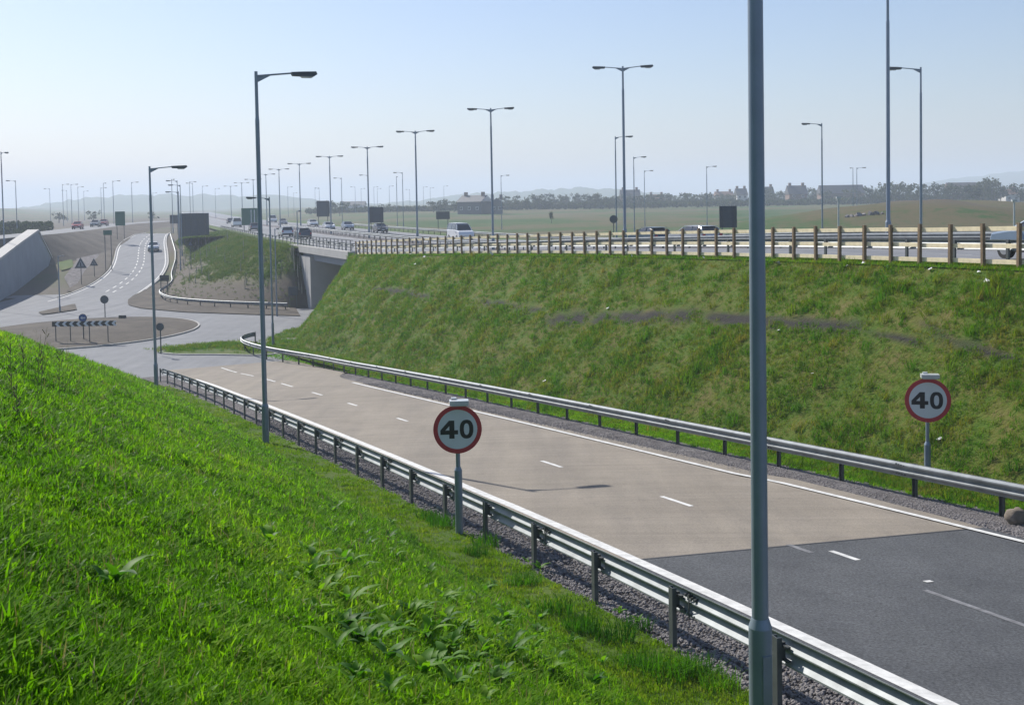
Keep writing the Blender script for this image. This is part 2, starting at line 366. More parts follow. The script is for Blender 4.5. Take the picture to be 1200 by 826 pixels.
def ridge(px, dist, depth, name, label):
    xs_ = np.linspace(px[0][0], px[-1][0], 160); ys_ = np.interp(xs_, [p[0] for p in px], [p[1] for p in px])
    G = []
    for x, y in zip(xs_, ys_):
        top = at_y(x, y, dist); top[2] += 2.5*vnoise(x, 0, 9.)+1.2*vnoise(x, 5, 2.5)
        row = []
        for k in np.linspace(0, 1, 10):
            d = 1+(k-.5)*2*depth/dist; hgt = math.sin(PI*k)**1.1
            row.append((top[0]*d, top[1]*d, -7+(top[2]+7)*hgt))
        G.append(row)
    struct(name, MB().grid(G), M['hill'], True, label, 'hill')
ridge([(-500, 262), (-200, 255), (0, 247), (25, 243), (60, 238), (100, 232), (140, 229), (200, 228), (260, 229), (330, 230), (356, 231), (372, 236), (430, 240), (560, 243)], 1900, 450, 'hills', 'low green hill on the left skyline')
ridge([(300, 244), (420, 240), (470, 236), (520, 231), (560, 227), (620, 223), (680, 220), (730, 222), (790, 228), (850, 234)], 2100, 400, 'hills', 'low hill in the middle of the skyline')
ridge([(700, 236), (780, 230), (860, 226), (960, 224), (1020, 220), (1080, 215), (1110, 211), (1150, 206), (1200, 199), (1350, 190), (1700, 190)], 3000, 500, 'hills', 'pale far hill rising on the right skyline')

# ------------------------------------------------------------------ slip road
W0 = 10.3
def rb_z(P): 
    d = np.hypot(RB[:, 0]-P[0], RB[:, 1]-P[1]); return RB[d.argmin(), 2], d.min()
Ln, Lt = normals(LB)
def slip_pt(i, t):
    P = LB[i].copy(); P[:2] += Ln[i]*t
    zr, _ = rb_z(LB[i]+np.array([Ln[i][0], Ln[i][1], 0])*W0)
    z = P[2]*(1-t/W0)+zr*t/W0
    if SL[i] > 40:
        w = sstep(40, 56, SL[i]); z = z*(1-w)+(Zb(P[0], P[1])+.05)*w
    P[2] = z; return P
def strip(s0, s1, t0, t1, dz, nt_=2, fl=None, step=1.):
    G = []
    for s in np.arange(s0, s1+1e-6, step):
        i = s+24; a = int(math.floor(i)); a = min(a, len(LB)-2); w = i-a; row = []
        for k in range(nt_):
            f = k/(nt_-1); l0 = t0(s) if callable(t0) else t0; l1 = t1(s) if callable(t1) else t1; t = l0+(l1-l0)*f
            p = slip_pt(a, t)*(1-w)+slip_pt(a+1, t)*w; row.append((p[0], p[1], p[2]+dz))
        G.append(row)
    return MB().grid(G)
struct('slip_road', strip(-24, 0, 1.45, 9.5, 0, 9), M['asphalt'], True, 'dark asphalt start of the slip road', 'road')
tr = lambda s: 9.5-1.1*sstep(0, 26, s)+sstep(44, 60, s)*9.
struct('slip_road', strip(0, 60, 1.45, tr, 0, 9), M['concrete_road'], True, 'buff coloured slip road running down to the roundabout', 'road')
struct('gravel_verge', strip(-24, 57, -.45, 1.6, -.012, 4), M['gravel'], True, 'gravel strip under the left crash barrier', 'gravel')
W_ = lambda s: np.interp(s, [-24, 0, 3, 10, 20, 30, 40, 50], [10.75, 10.6, 10.4, 10., 9.75, 9.6, 9.7, 10.6])
G = []; Rn, _ = normals(RB)
KR = np.arange(0, 62)
for k in KR: G.append([(RB[k, 0]+Rn[k, 0]*o, RB[k, 1]+Rn[k, 1]*o, RB[k, 2]+dz) for o, dz in ((-1.3, -.02), (-.9, .0), (-.3, 0.01), (.35, .01))])
struct('gravel_verge', MB().grid(G), M['gravel'], True, 'gravel strip under the right crash barrier', 'gravel')
struct('edge_line', strip(-24, 52, 1.74, 1.97, .006), M['paint'], False, 'white edge line on the left of the slip road', 'road marking')
# right edge line runs 1.5 m from the right barrier
G = []
for k in range(0, 56):
    row = []
    for o in (-1.62, -1.46):
        P = RB[k]+np.array([Rn[k, 0]*o, Rn[k, 1]*o, 0]); i = np.hypot(LB[:, 0]-P[0], LB[:, 1]-P[1]).argmin(); t = (P[:2]-LB[i, :2])@Ln[i]; ds_ = (P[:2]-LB[i, :2])@Lt[i]; i2 = i+(1 if ds_ > 0 else -1); i2 = min(max(i2, 0), len(LB)-1); w_ = min(abs(ds_), 1.)
        zq = slip_pt(i, t)[2]*(1-w_)+slip_pt(i2, t)[2]*w_; row.append((P[0], P[1], zq+.022))
    G.append(row)
edge_r = struct('edge_line', MB().grid(G), M['paint'], False, 'white edge line on the right of the slip road', 'road marking')
def tl(s): return np.interp(s, [-20, 0, 12, 24, 60], [5.55, 5.42, 5.14, 4.92, 5.05])
marks = [(-13.6, .8), (-7.4, .8), (-1.4, .75), (4., 1.3), (10.4, 1.3), (16.8, 1.3), (23.15, 1.25), (30, 1.35), (35.9, 1.85), (41.8, 2.4), (45.6, 2.4), (50.85, 3.1), (55.05, 3.9)]
for s, l in marks:
    o = struct('lane_mark', strip(s, s+l, tl(s)-.06, tl(s)+.06, .006, 2, step=l/2), M['paint'], False, 'white broken lane mark on the slip road', 'road marking')
struct('lane_mark', strip(-.65, .05, 4.96, 5.08, .006, 2, step=.35), M['paint_worn'], False, 'worn grey remnant of a lane mark', 'road marking')
struct('scuff_mark', strip(-12, -3.4, 5.06, 5.17, .006, 2, step=.43), M['paint_worn'], False, 'pale scuffed line on the dark asphalt', 'road marking')
struct('road_stud', strip(-3.05, -2.95, 5.46, 5.6, .012, 2, step=.1), M['paint'], False, 'small white road stud on the asphalt', 'road marking')
struct('tar_seam', strip(-.06, .0, 1.6, 9.3, .005, 8, step=.06), M['tar'], False, 'dark joint between concrete and asphalt', 'road marking')

# ------------------------------------------------------------------ left bank
def cap(x, y): return -2.9-.192*(y-30)+.10*vnoise(x, y, 3.)
def bank_z(i, d):
    P = LB[i]; z = P[2]+.04+.10*np.clip(d-.3, 0, 1.0)+.56*np.clip(d-1.3, 0, None)
    x = P[0]-Ln[i, 0]*d; y = P[1]-Ln[i, 1]*d
    c = cap(x, y); z = -np.logaddexp(-3*z, -3*c)/3.
    lo = Zb(x, y)-.3; z = np.maximum(z, lo*sstep(40, 60, y)+(z)*(1-sstep(40, 60, y)))
    z = z+.07*vnoise(x, y, 1.3)*np.clip(d, 0, 1)+.03*vnoise(x, y, .45)*np.clip(d, 0, 1)
    return x, y, z
D = np.concatenate([[.12], np.linspace(.3, 12, 60), np.linspace(12.5, 45, 30)])
LBf = np.concatenate([LB, LB[-1]+(LB[-1]-LB[-2])*np.arange(1, 14)[:, None]])
LBf[len(LB):, 2] = Zb(LBf[len(LB):, 0], LBf[len(LB):, 1])+.0
idx = np.arange(0, len(LBf)-1, .5); LBb, LBs = LB, SL
LB = np.stack([np.interp(idx, np.arange(len(LBf)), LBf[:, k]) for k in range(3)], 1); Ln, Lt = normals(LB)
G = []
for i in range(len(LB)):
    x, y, z = bank_z(i, D); G.append(np.stack([x, y, z], -1))
BANK = np.array(G)
struct('grass_bank', MB().grid(BANK), M['soil'], True, 'green grass bank in the foreground sloping down to the barrier', 'bank')
LBank, LnBank = LB, Ln
LB, SL = LBb, LBs; Ln, Lt = normals(LB)

# ------------------------------------------------------------------ right embankment
toe = []
for k in range(0, 58): toe.append(RB[k]+np.array([Rn[k, 0]*.3, Rn[k, 1]*.3, .0]))
toe += [np.array((*p, Zb(*p)+.02)) for p in [(-17.6, 84), (-18.9, 88), (-19.6, 92), (-19.2, 97), (-17.2, 101), (-15., 105), (-12.5, 109)]]
toe = resample(toe, .8)
kU = [k for k in range(len(U)) if U[k, 1] <= 101.5]
crest = resample(offset(U[kU], -.35), .8)
# pair them: crest follows the toe and then turns round the bridge corner
toeN = resample(toe, np.linalg.norm(np.diff(toe, axis=0), axis=1).sum()/150)
NT = len(toeN); fc = np.linspace(0, 1, NT)
tgt = []
ci = 0
for P in toeN:
    d = np.hypot(crest[:, 0]-P[0], crest[:, 1]-P[1]); tgt.append(d.argmin())
tgt = np.maximum.accumulate(np.array(tgt, float))
for _ in range(30): tgt[1:-1] = .25*tgt[:-2]+.5*tgt[1:-1]+.25*tgt[2:]
tgt = np.clip(tgt, 0, len(crest)-1)
crestN = np.stack([np.interp(tgt, np.arange(len(crest)), crest[:, k]) for k in range(3)], 1)
KU = 46; G = np.zeros((NT, KU, 3))
for j, u in enumerate(np.linspace(0, 1, KU)):
    P = toeN*(1-u)+crestN*u
    zz = toeN[:, 2]+(crestN[:, 2]-toeN[:, 2])*((lambda v: v+.05*math.sin(PI*v))(max(0., (u-.25)/.75)))
    P[:, 2] = zz
    w = math.sin(PI*u)**.5
    P[:, 2] += w*(.10*vnoise(P[:, 0], P[:, 1], 2.2)+.06*vnoise(P[:, 0], P[:, 1], .8)+.16*vnoise(P[:, 0]*.4, P[:, 1]*.4+u*5, 1.7))
    G[:, j] = P
EMB = G
emb = struct('embankment', MB().grid(G), M['emb'], True, 'steep turf embankment below the main road fence', 'bank')
# slate coloured exposures at two levels of the slope
sl = []
for P in EMB.reshape(-1, 3):
    if P[1] < 5: sl.append(0); continue
    px, py = proj(P); v = 0
    for (x0, y0, x1, y1, th) in ((640, 374, 815, 369, 6.4), (828, 373, 1010, 384, 6.6), (1030, 392, 1075, 398, 4), (1120, 402, 1190, 420, 4.5), (440, 338, 500, 346, 2.4), (1090, 385, 1110, 400, 7), (560, 352, 640, 366, 2.5)):
        if x0-8 < px < x1+8:
            yc = y0+(y1-y0)*(px-x0)/(x1-x0); v = max(v, 1.4*math.exp(-((py-yc+2.5*float(vnoise(px, 0, 9.)))/th)**2)*min(1, (px-x0+8)/16, (x1+8-px)/16))
    sl.append(v)
sl = np.array(sl); Q = EMB.reshape(-1, 3); sl = np.clip(sl*(1.1+.9*vnoise(Q[:, 0]*2, Q[:, 1]*2, 1.)), 0, 1)
at = emb.data.attributes.new('slate', 'FLOAT', 'POINT'); at.data.foreach_set('value', sl.astype('f')); SLATE = sl.reshape(NT, KU)

# ------------------------------------------------------------------ upper road
bk0 = next(k for k in range(len(U)) if U[k, 1] > 101.5); bk1 = next(k for k in range(len(U)) if U[k, 1] > 125.5)
def ustrip(o0, o1, dz, k0=0, k1=None, n=2, ez=0.):
    k1 = k1 or len(U); return MB().grid([[(*(U[k, :2]+Un[k]*(o0+(o1-o0)*j/(n-1))), U[k, 2]+dz+ez*j/(n-1)) for j in range(n)] for k in range(k0, k1)])
struct('main_road', ustrip(2.2, 11.6, .05, n=3), M['asphalt_old'], True, 'near carriageway of the upper main road', 'road')
struct('main_road', ustrip(14.6, 24.0, .05, n=3), M['asphalt_old'], True, 'far carriageway of the upper main road', 'road')
struct('median_strip', ustrip(11.5, 14.7, .03, n=3), M['gravel'], True, 'gravel strip between the two carriageways', 'ground')
struct('verge', ustrip(-.4, 2.3, .02, 0, bk0, 3), M['verge'], True, 'grass verge behind the timber fence', 'verge')
struct('verge', ustrip(-.4, 2.3, .02, bk1, None, 3), M['verge'], True, 'verge beside the main road past the bridge', 'verge')
G = [[(*(U[k, :2]+Un[k]*o), U[k, 2]*(1-w)+(-5.3)*w+.02) for o, w in ((23.9, 0), (26, 0), (34, 1.02))] for k in range(len(U))]
struct('verge', MB().grid(G), M['verge'], True, 'grass verge on the far side of the main road', 'verge')
for o, lb in ((2.9, 'near edge line'), (10.9, 'inner edge line of near carriageway'), (15.3, 'inner edge line of far carriageway'), (23.2, 'far edge line')):
    struct('edge_line', ustrip(o, o+.15, .056), M['paint'], False, 'white '+lb+' on the main road', 'road marking')
mbm = MB()
for k in range(0, len(U)-1, 4):
    for o in (6.85, 19.2):
        a = U[k]; b = U[k]+(U[k+1]-U[k])*.9; na = Un[k]
        mbm.add([(*(a[:2]+na*o), a[2]+.058), (*(a[:2]+na*(o+.12)), a[2]+.058), (*(b[:2]+na*(o+.12)), b[2]+.058), (*(b[:2]+na*o), b[2]+.058)], [(0, 1, 2, 3)])
struct('lane_mark', mbm, M['paint'], False, 'broken lane marks along the main road', 'road marking')

# ------------------------------------------------------------------ basin: roundabout, link roads
def bp(x, y, dz=0.):                                        # survey point on the basin surface
    z = ZR
    for _ in range(40):
        P = at_h(x, y, z); z = .6*z+.4*float(Zb(P[0], P[1]))
    P[2] = z+dz; return P
def tri_poly(pts):                                          # ear-free: fan via bmesh triangulation
    import bmesh
    bm = bmesh.new(); vs_ = [bm.verts.new(p) for p in pts]; bm.faces.new(vs_); bmesh.ops.triangulate(bm, faces=bm.faces[:])
    mb_ = MB(); bm.verts.index_update(); mb_.add([v.co[:] for v in bm.verts], [[v.index for v in f.verts] for f in bm.faces]); bm.free(); return mb_
# circulatory asphalt sheet
gx = np.linspace(-95, 6, 60); gy = np.linspace(70, 140, 44); GX, GY = np.meshgrid(gx, gy)
ok = lambda x, y: True
G = np.stack([GX, GY, Zb(GX, GY)+.02], -1)
mbr = MB(); idm = {}
for i in range(len(gy)-1):
    for j in range(len(gx)-1):
        c = (G[i, j]+G[i+1, j+1])/2
        if c[0] > -60.3-.254*(c[1]-135.7)+.5 or c[1] < 120:
            mbr.add([G[i, j], G[i, j+1], G[i+1, j+1], G[i+1, j]], [(0, 1, 2, 3)])
struct('roundabout_road', mbr, M['asphalt_old'], True, 'pale worn asphalt of the roundabout below the bridge', 'road')

def raised(outline, name, m, label, h=.12, kerbed=True, dome=0.):
    P = smooth(np.array(outline+[outline[0]]), .8, 2)[:-1]; n = len(P)
    base = Zb(P[:, 0], P[:, 1])+.0; c = P.mean(0); mb_ = MB()
    rings = [(1., h-.005), (.8, h+.35*dome), (.55, h+.75*dome), (.25, h+dome)]
    for f, dz in rings:
        for p, b in zip(P, base):
            x = c[0]+(p[0]-c[0])*f; y = c[1]+(p[1]-c[1])*f; mb_.v.append((x, y, float(Zb(x, y))+dz+(.04*float(vnoise(x, y, 1.)) if f < 1 else 0)))
    mb_.v.append((c[0], c[1], float(Zb(c[0], c[1]))+h+dome))
    for r in range(len(rings)-1):
        for k in range(n): mb_.f.append((r*n+k, r*n+(k+1) % n, (r+1)*n+(k+1) % n, (r+1)*n+k))
    for k in range(n): mb_.f.append(((len(rings)-1)*n+k, (len(rings)-1)*n+(k+1) % n, len(rings)*n))
    o = struct(name, mb_, m, True, label, 'island')
    if kerbed:
        K = MB()
        Q = np.concatenate([P, P[:1]]); nn, _ = normals(Q); s = 1 if ((Q[0, :2]+nn[0]*.1-c[:2])**2).sum() > ((Q[0, :2]-c[:2])**2).sum() else -1
        zz = Zb(Q[:, 0], Q[:, 1])
        K.grid([[(*(Q[k, :2]+nn[k]*s*a), zz[k]+b) for a, b in ((.14, -.1), (.14, h), (.0, h+.01), (-.02, h-.02))] for k in range(len(Q))])
        struct('kerb', K, M['kerb'], False, 'kerb round the '+label, 'kerb')
    return P
cc = (-37.2, 98.6)
ISL = [(cc[0]+9.6*math.cos(t), cc[1]+12.4*math.sin(t), 0) for t in np.linspace(0, 2*PI, 40)[:-1]]
raised(ISL, 'central_island', M['earth'], 'bare earth island in the middle of the roundabout', .13, True, .35)
sp = [bp(x, y) for x, y in [(188, 414), (206, 408), (240, 403), (275, 400), (282, 402), (300, 410), (330, 416), (300, 417.5), (250, 416), (205, 416.5)]]
raised([tuple(p) for p in sp], 'splitter_island', M['verge'], 'grassy tongue of verge between slip road and roundabout', .1)
# left slip road climbing away
le = [(0, 366), (40, 357), (68, 349.5), (88, 343), (104, 336), (119, 327), (130, 316), (134.5, 305), (137, 292), (143, 283), (156, 277), (176, 272.6)]
re = [(60, 372), (110, 364), (149, 356), (160, 347), (171, 339), (183, 331), (192, 321), (196.8, 310), (196, 296), (194, 285), (194.5, 278), (201, 272.4)]
Lp = np.array([bp(*q) for q in le]); Rp = np.array([bp(*q) for q in re])
Ls = smooth(Lp, 3, 3); Rs = smooth(Rp, 3, 3); n_ = 60
Ls = resample(Ls, np.linalg.norm(np.diff(Ls, axis=0), axis=1).sum()/n_)[:n_]; Rs = resample(Rs, np.linalg.norm(np.diff(Rs, axis=0), axis=1).sum()/n_)[:n_]
def cross(f0, f1, dz, i0=0, i1=None): 
    out = []
    for i in range(i0, i1 or min(len(Ls), len(Rs))):
        row = []
        for f in np.linspace(f0, f1, 3):
            p = Ls[i]*(1-f)+Rs[i]*f; row.append((p[0], p[1], float(Zb(p[0], p[1]))+dz))
        out.append(row)
    return MB().grid(out)
struct('link_road', cross(0, 1, .035), M['asphalt_old'], True, 'slip road climbing away from the roundabout on the left', 'road')
def dashes(f, w, i0, i1, on, off, name='lane_mark', lb='dashed line on the climbing link road'):
    m_ = MB(); i = i0
    while i < i1:
        j = min(i+on, i1)
        q = cross(f-w/2, f+w/2, .042, int(i), int(j)+1); m_.add(q.v, q.f); i = j+off
    struct(name, m_, M['paint'], False, lb, 'road marking')
dashes(.44, .02, 12, 56, 1, 1); dashes(.56, .02, 12, 56, 1, 1, lb='second dashed line on the climbing link road')
dashes(.03, .02, 6, 56, 50, 1, 'edge_line', 'left edge line of the climbing link road'); dashes(.96, .02, 12, 56, 50, 1, 'edge_line', 'right edge line of the climbing link road')
def kerbline(P, side, lb):
    nn, _ = normals(P); zz = Zb(P[:, 0], P[:, 1])
    struct('kerb', MB().grid([[(*(P[k, :2]+nn[k]*side*a), zz[k]+b) for a, b in ((-.02, -.1), (-.02, .13), (.16, .14), (.18, -.1))] for k in range(len(P))]), M['kerb'], False, lb, 'kerb')
kerbline(Ls[8:], -1, 'kerb on the left of the climbing link road'); kerbline(Rs[14:], 1, 'kerb on the right of the climbing link road')
# brown verge patches
def patch(px, name, m, lb, dz=.06, cat='verge'):
    pts = np.array([bp(*q) for q in px]); P = resample(np.concatenate([pts, pts[:1]]), 1.5)[:-1]
    c = P.mean(0); mb_ = MB(); n = len(P); rr = [1, .75, .5, .25]
    for f in rr:
        for p in P: x, y = c[0]+(p[0]-c[0])*f, c[1]+(p[1]-c[1])*f; mb_.v.append((x, y, float(Zb(x, y))+dz+(.05 if f < 1 else 0)))
    mb_.v.append((c[0], c[1], float(Zb(c[0], c[1]))+dz+.05))
    for r in range(3):
        for k in range(n): mb_.f.append((r*n+k, r*n+(k+1) % n, (r+1)*n+(k+1) % n, (r+1)*n+k))
    for k in range(n): mb_.f.append((3*n+k, 3*n+(k+1) % n, 4*n))
    return struct(name, mb_, m, True, lb, cat)
# outer verge in front of the second embankment
patch([(150, 352), (156, 347), (172, 339.5), (185, 332), (198, 330), (196, 344), (215, 352), (346, 361), (352, 371), (300, 369.5), (215, 366.5), (165, 362), (150, 358)], 'verge', M['earth'], 'gravelly verge at the foot of the far embankment', .1)
patch([(88, 342), (102, 334.5), (117, 325.5), (127, 315), (131.5, 304), (134, 292), (140, 283), (105, 283), (112, 300), (95, 320), (82, 335), (78, 342)], 'verge', M['earth'], 'brown earth verge left of the climbing link road', .05)
patch([(45, 367), (88, 357), (90, 364), (50, 370)], 'splitter_island', M['earth'], 'small pale traffic island on the left arm of the roundabout', .14, 'island')
patch([(55, 288), (72, 286), (84, 300), (86, 314), (72, 318), (64, 305)], 'verge', M['verge'], 'bright green patch of turf beside the retaining wall', .12)
patch([(82, 338), (75, 326), (90, 306), (84, 290), (110, 287), (117, 300), (100, 318), (90, 335)], 'gravel_track', M['gravel'], 'pale gravel track between brown verges', .09, 'ground')

# second embankment beyond the bridge
ft = [(203, 285), (207, 298), (205, 318), (203, 331), (191, 345), (205, 354), (240, 357), (290, 359.7), (346, 361.8), (357, 361.5), (367, 361)]
cr = [(216, 279.5), (226, 277.5), (240, 275), (252, 272), (262, 270.5), (275, 270), (292, 271.5), (318, 276), (342, 289.5), (350, 292.5), (355, 297)]
FT = np.array([bp(*q, .1) for q in ft]); CR = []
for (x, y), z in zip(cr, (-5.0, -4.95, -4.9, -4.85, -4.8, -4.78, -4.75, -4.72, -4.68, -4.85, -5.2)): CR.append(at_h(x, y, z) if x < 262 or x > 345 else offset(U, -1.3)[int(np.argmin([abs(proj(m_)[0]-x) if 100 < m_[1] < 400 else 1e9 for m_ in offset(U, -1.3)]))])
CR = np.array(CR); 
def rs_n(P, n): d = np.linspace(0, len(P)-1, n); return np.stack([np.interp(d, np.arange(len(P)), P[:, k]) for k in range(3)], 1)
FT = rs_n(FT, 70); CR = rs_n(CR, 70)
for _ in range(4):
    for q in (FT, CR): q[1:-1] = .25*q[:-2]+.5*q[1:-1]+.25*q[2:]
CRU = np.array([U[np.argmin(np.hypot(U[:, 0]-p[0], U[:, 1]-p[1]))] for p in CR])+np.array([0, 0, .03])
G = np.zeros((70, 26, 3))
for j, u in enumerate(np.linspace(0, 1.25, 26)):
    v = min(u, 1.); P = FT*(1-v)+CR*v; P[:, 2] = FT[:, 2]+(CR[:, 2]-FT[:, 2])*(v+.09*math.sin(PI*v))
    if u > 1: P = CR*(1-(u-1)*4)+CRU*(u-1)*4
    else: P[:, 2] += .12*vnoise(P[:, 0], P[:, 1], 2.5)*math.sin(PI*v)
    G[:, j] = P
e2 = struct('embankment', MB().grid(G), M['emb2'], True, 'second embankment beyond the bridge, green on top and brown below', 'bank')
u_ = np.tile(np.linspace(0, 1.25, 26), 70); Q = G.reshape(-1, 3)
sl2 = np.clip(1.05-sstep(.15, .5, u_+.18*vnoise(Q[:, 0], Q[:, 1], 5.)), 0, 1)
at = e2.data.attributes.new('slate', 'FLOAT', 'POINT'); at.data.foreach_set('value', sl2.astype('f'))
E2 = G

# ------------------------------------------------------------------ bridge
B0 = U[bk0]; B1 = U[bk1-1]; bdir = (B1-B0)/np.linalg.norm((B1-B0)[:2]); bn = np.array([bdir[1], -bdir[0], 0]); blen = np.hypot(*(B1-B0)[:2]); brz = math.atan2(bdir[1], bdir[0])
br = thing('road_bridge', 'concrete road bridge carrying the main road over the link road', 'bridge', B0+np.array([0, 0, -6]))
dk = MB(); D0 = B0-bdir*1.2; D1 = B1+bdir*1.2
def slab(mb_, a, b, o0, o1, zt, zb_):
    vs_ = []
    for P in (a, b):
        for o, z in ((o0, zb_), (o1, zb_), (o1, zt), (o0, zt)): q = P+bn*o; vs_.append((q[0], q[1], P[2]+z))
    mb_.add(vs_, [(0, 1, 2, 3), (7, 6, 5, 4), (0, 4, 5, 1), (1, 5, 6, 2), (2, 6, 7, 3), (3, 7, 4, 0)])
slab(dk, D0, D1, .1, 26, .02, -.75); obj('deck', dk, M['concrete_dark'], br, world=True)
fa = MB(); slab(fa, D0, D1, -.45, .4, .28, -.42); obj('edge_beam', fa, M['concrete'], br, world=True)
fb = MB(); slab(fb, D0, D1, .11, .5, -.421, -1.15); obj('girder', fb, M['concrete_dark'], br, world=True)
for e, P in ((0, B0-bdir*.6), (1, B1+bdir*.6)):
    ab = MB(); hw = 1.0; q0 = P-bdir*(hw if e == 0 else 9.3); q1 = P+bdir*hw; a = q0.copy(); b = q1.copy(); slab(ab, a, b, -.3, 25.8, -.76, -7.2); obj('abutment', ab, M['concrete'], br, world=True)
npst = 17; pm = MB().box((0, 0, .5), (.07, .07, 1.0)).mesh('parapet_post', M['galv_post'])
for k in range(npst):
    P = D0+(D1-D0)*(k+.5)/npst; P = P+np.array([0, 0, .28]); link('parapet_post', pm, br, tuple(P-np.array(br.location)), brz)
for zz in (.38, .68, .98):
    rl = MB(); slab(rl, D0, D1, -.03, .04, .28+zz+.03, .28+zz-.03); obj('parapet_rail', rl, M['galv_post'], br, world=True)

# ------------------------------------------------------------------ retaining wall on the left
rw = thing('retaining_wall', 'tall concrete retaining wall with pale coping at the left edge', 'wall', (-60, 136, ZR))
wa = np.array([-60.3, 135.7]); wd = np.array([-12.2, 48.3]); wd = wd/np.linalg.norm(wd); wn_ = np.array([wd[1], -wd[0]])
def wpt(t, o, z): q = wa+wd*t+wn_*o; return (q[0], q[1], z)
ts = np.array([-50, -30, -12, 0, 15, 29.5]); tz = np.array([-8.6, -7.6, -6.6, -5.9, -4.5, -3.25])
vs_ = []; f_ = []
for t, z in zip(ts, tz):
    vs_ += [wpt(t, 0, ZR-.5), wpt(t, 0, z), wpt(t, -1.3, z), wpt(t, -1.3, ZR-.5)]
vs_ += [wpt(50, 0, ZR-.3), wpt(50, 0, ZR+.3), wpt(50, -1.3, ZR+.3), wpt(50, -1.3, ZR-.3)]
for k in range(len(ts)):
    o = k*4; f_ += [(o, o+4, o+5, o+1), (o+1, o+5, o+6, o+2), (o+2, o+6, o+7, o+3)]
obj('wall', MB().add(vs_, f_), M['concrete_dark'], rw, world=True)
cp_ = MB()
vs_ = []
for t, z in list(zip(ts, tz))+[(50, ZR+.3)]:
    vs_ += [wpt(t, .12, z+.01), wpt(t, .12, z+.3), wpt(t, -1.4, z+.3), wpt(t, -1.4, z+.01)]
f_ = []
for k in range(len(ts)):
    o = k*4; f_ += [(o, o+4, o+5, o+1), (o+1, o+5, o+6, o+2), (o+2, o+6, o+7, o+3), (o+3, o+7, o+4, o)]
obj('coping', cp_.add(vs_, f_), M['concrete'], rw, world=True)

# road with cars on the far left
def zt(x, y): return float(terrain_z(np.array([x]), np.array([y]))[0])

lr = [(-72.5, 138, -4.2), (-75.5, 155, -4.2), (-77.5, 172, -4.2)]
for x, y in [(40, 274.8), (46, 274), (80, 270.5), (110, 266.5), (140, 262.8), (200, 259)]:
    P = at_h(x, y, -4.2); lr.append((P[0], P[1], -4.2))
lr = smooth(np.array(lr), 4, 3); nl, _ = normals(lr)
lw = lambda p: .12+.88*float(sstep(158, 195, p[1]))
struct('approach_road', MB().grid([[(*(lr[k, :2]+nl[k]*o), -4.15) for o in (-4, 4)] for k in range(len(lr))]), M['asphalt_old'], False, 'pale approach road crossing on the far left', 'road')
struct('verge', MB().grid([[(*(lr[k, :2]+nl[k]*o), -4.17*(1-w)+w*(float(terrain_z(*(lr[k, :2]+nl[k]*o)[:, None])[0])-.1)) for o, w in ((4, 0), (4+3*lw(lr[k]), .4), (4+6*lw(lr[k]), .8), (4+9*lw(lr[k]), 1.))] for k in range(len(lr))]), M['earth'], True, 'brown bank below the far left approach road', 'verge')
LR, NLR = lr, nl

# ------------------------------------------------------------------ crash barriers
PROF = [(0., 0), (0., -.012), (.08, -.045), (.082, -.068), (.006, -.15), (.006, -.165), (.08, -.20), (.082, -.224), (0., -.31), (0, -.33)]
def barrier(label, curve, starts, side, sp=2.4, sec=2, group=None, ends=True, hgt=.77, bolts=False):
    """curve: ground line sampled ~1 m; side: +1 when the road lies on the right of the line"""
    d = np.concatenate([[0], np.cumsum(np.linalg.norm(np.diff(curve[:, :2], axis=0), axis=1))])
    s = np.arange(starts, d[-1], sp); cr_ = np.stack([np.interp(s, d, curve[:, k]) for k in range(3)], 1)
    root = thing('crash_barrier', label, 'crash barrier', cr_[0], 0, group)
    pmesh = MB().add(*_cpost(hgt)).mesh('post', M['galv_post'])
    brnd = random.Random(len(label)); bm_ = MB()
    for bx in (.16, .24, .32, .40):
        for bz in (.06, .27): bm_.box((bx, .135, hgt-bz), (.03, .10, .03))
    bm_.box((.28, .082, hgt-.165), (.02, .012, .31)); bolt = bm_.mesh('splice_bolts', M['galv_post'])
    bk = MB().box((0, .045, hgt-.16), (.05, .09, .2)).box((.05, .07, hgt-.09), (.14, .05, .02)).box((.05, .07, hgt-.24), (.14, .05, .02)).mesh('bracket', M['galv_post'])
    nn, tt = normals(cr_)
    for k in range(len(s)):
        rz = math.atan2(tt[k, 1], tt[k, 0]); o = side*-1
        link('post', pmesh, root, tuple(cr_[k]-cr_[0]+np.array([0, 0, brnd.uniform(-.012, .012)])), rz+(0 if side > 0 else PI)+PI+brnd.uniform(-.05, .05)); link('bracket', bk, root, tuple(cr_[k]-cr_[0]), rz+(0 if side > 0 else PI)+PI)
        if bolts and k % sec == 0 and k: link('splice_bolts', bolt, root, tuple(cr_[k]-cr_[0]), rz+(0 if side > 0 else PI)+PI)['kind'] = 'stuff'
    n = len(s); k = 0
    while k < n-1:
        e = min(k+sec, n-1); a = s[k]-(.12 if k else .3); b = s[e]+(.12 if e < n-1 else .3); q = np.linspace(a, b, 2+3*(e-k))
        P = np.stack([np.interp(q, d, curve[:, j]) for j in range(3)], 1); pn, _ = normals(P); G_ = []
        lift = .004 if (k//sec) % 2 else 0
        for i in range(len(P)):
            row = []
            for t_ in (0, 1):
                pr = PROF if t_ == 0 else PROF[::-1]
                for (u, z) in pr: row.append((*(P[i, :2]+pn[i]*side*(.09+u+lift-(.006 if t_ else 0))), P[i, 2]+hgt+.01+z))
            row.append(row[0]); G_.append(row)
        obj('beam', MB().grid(G_), M['galv'], root, world=True); k = e
    return root
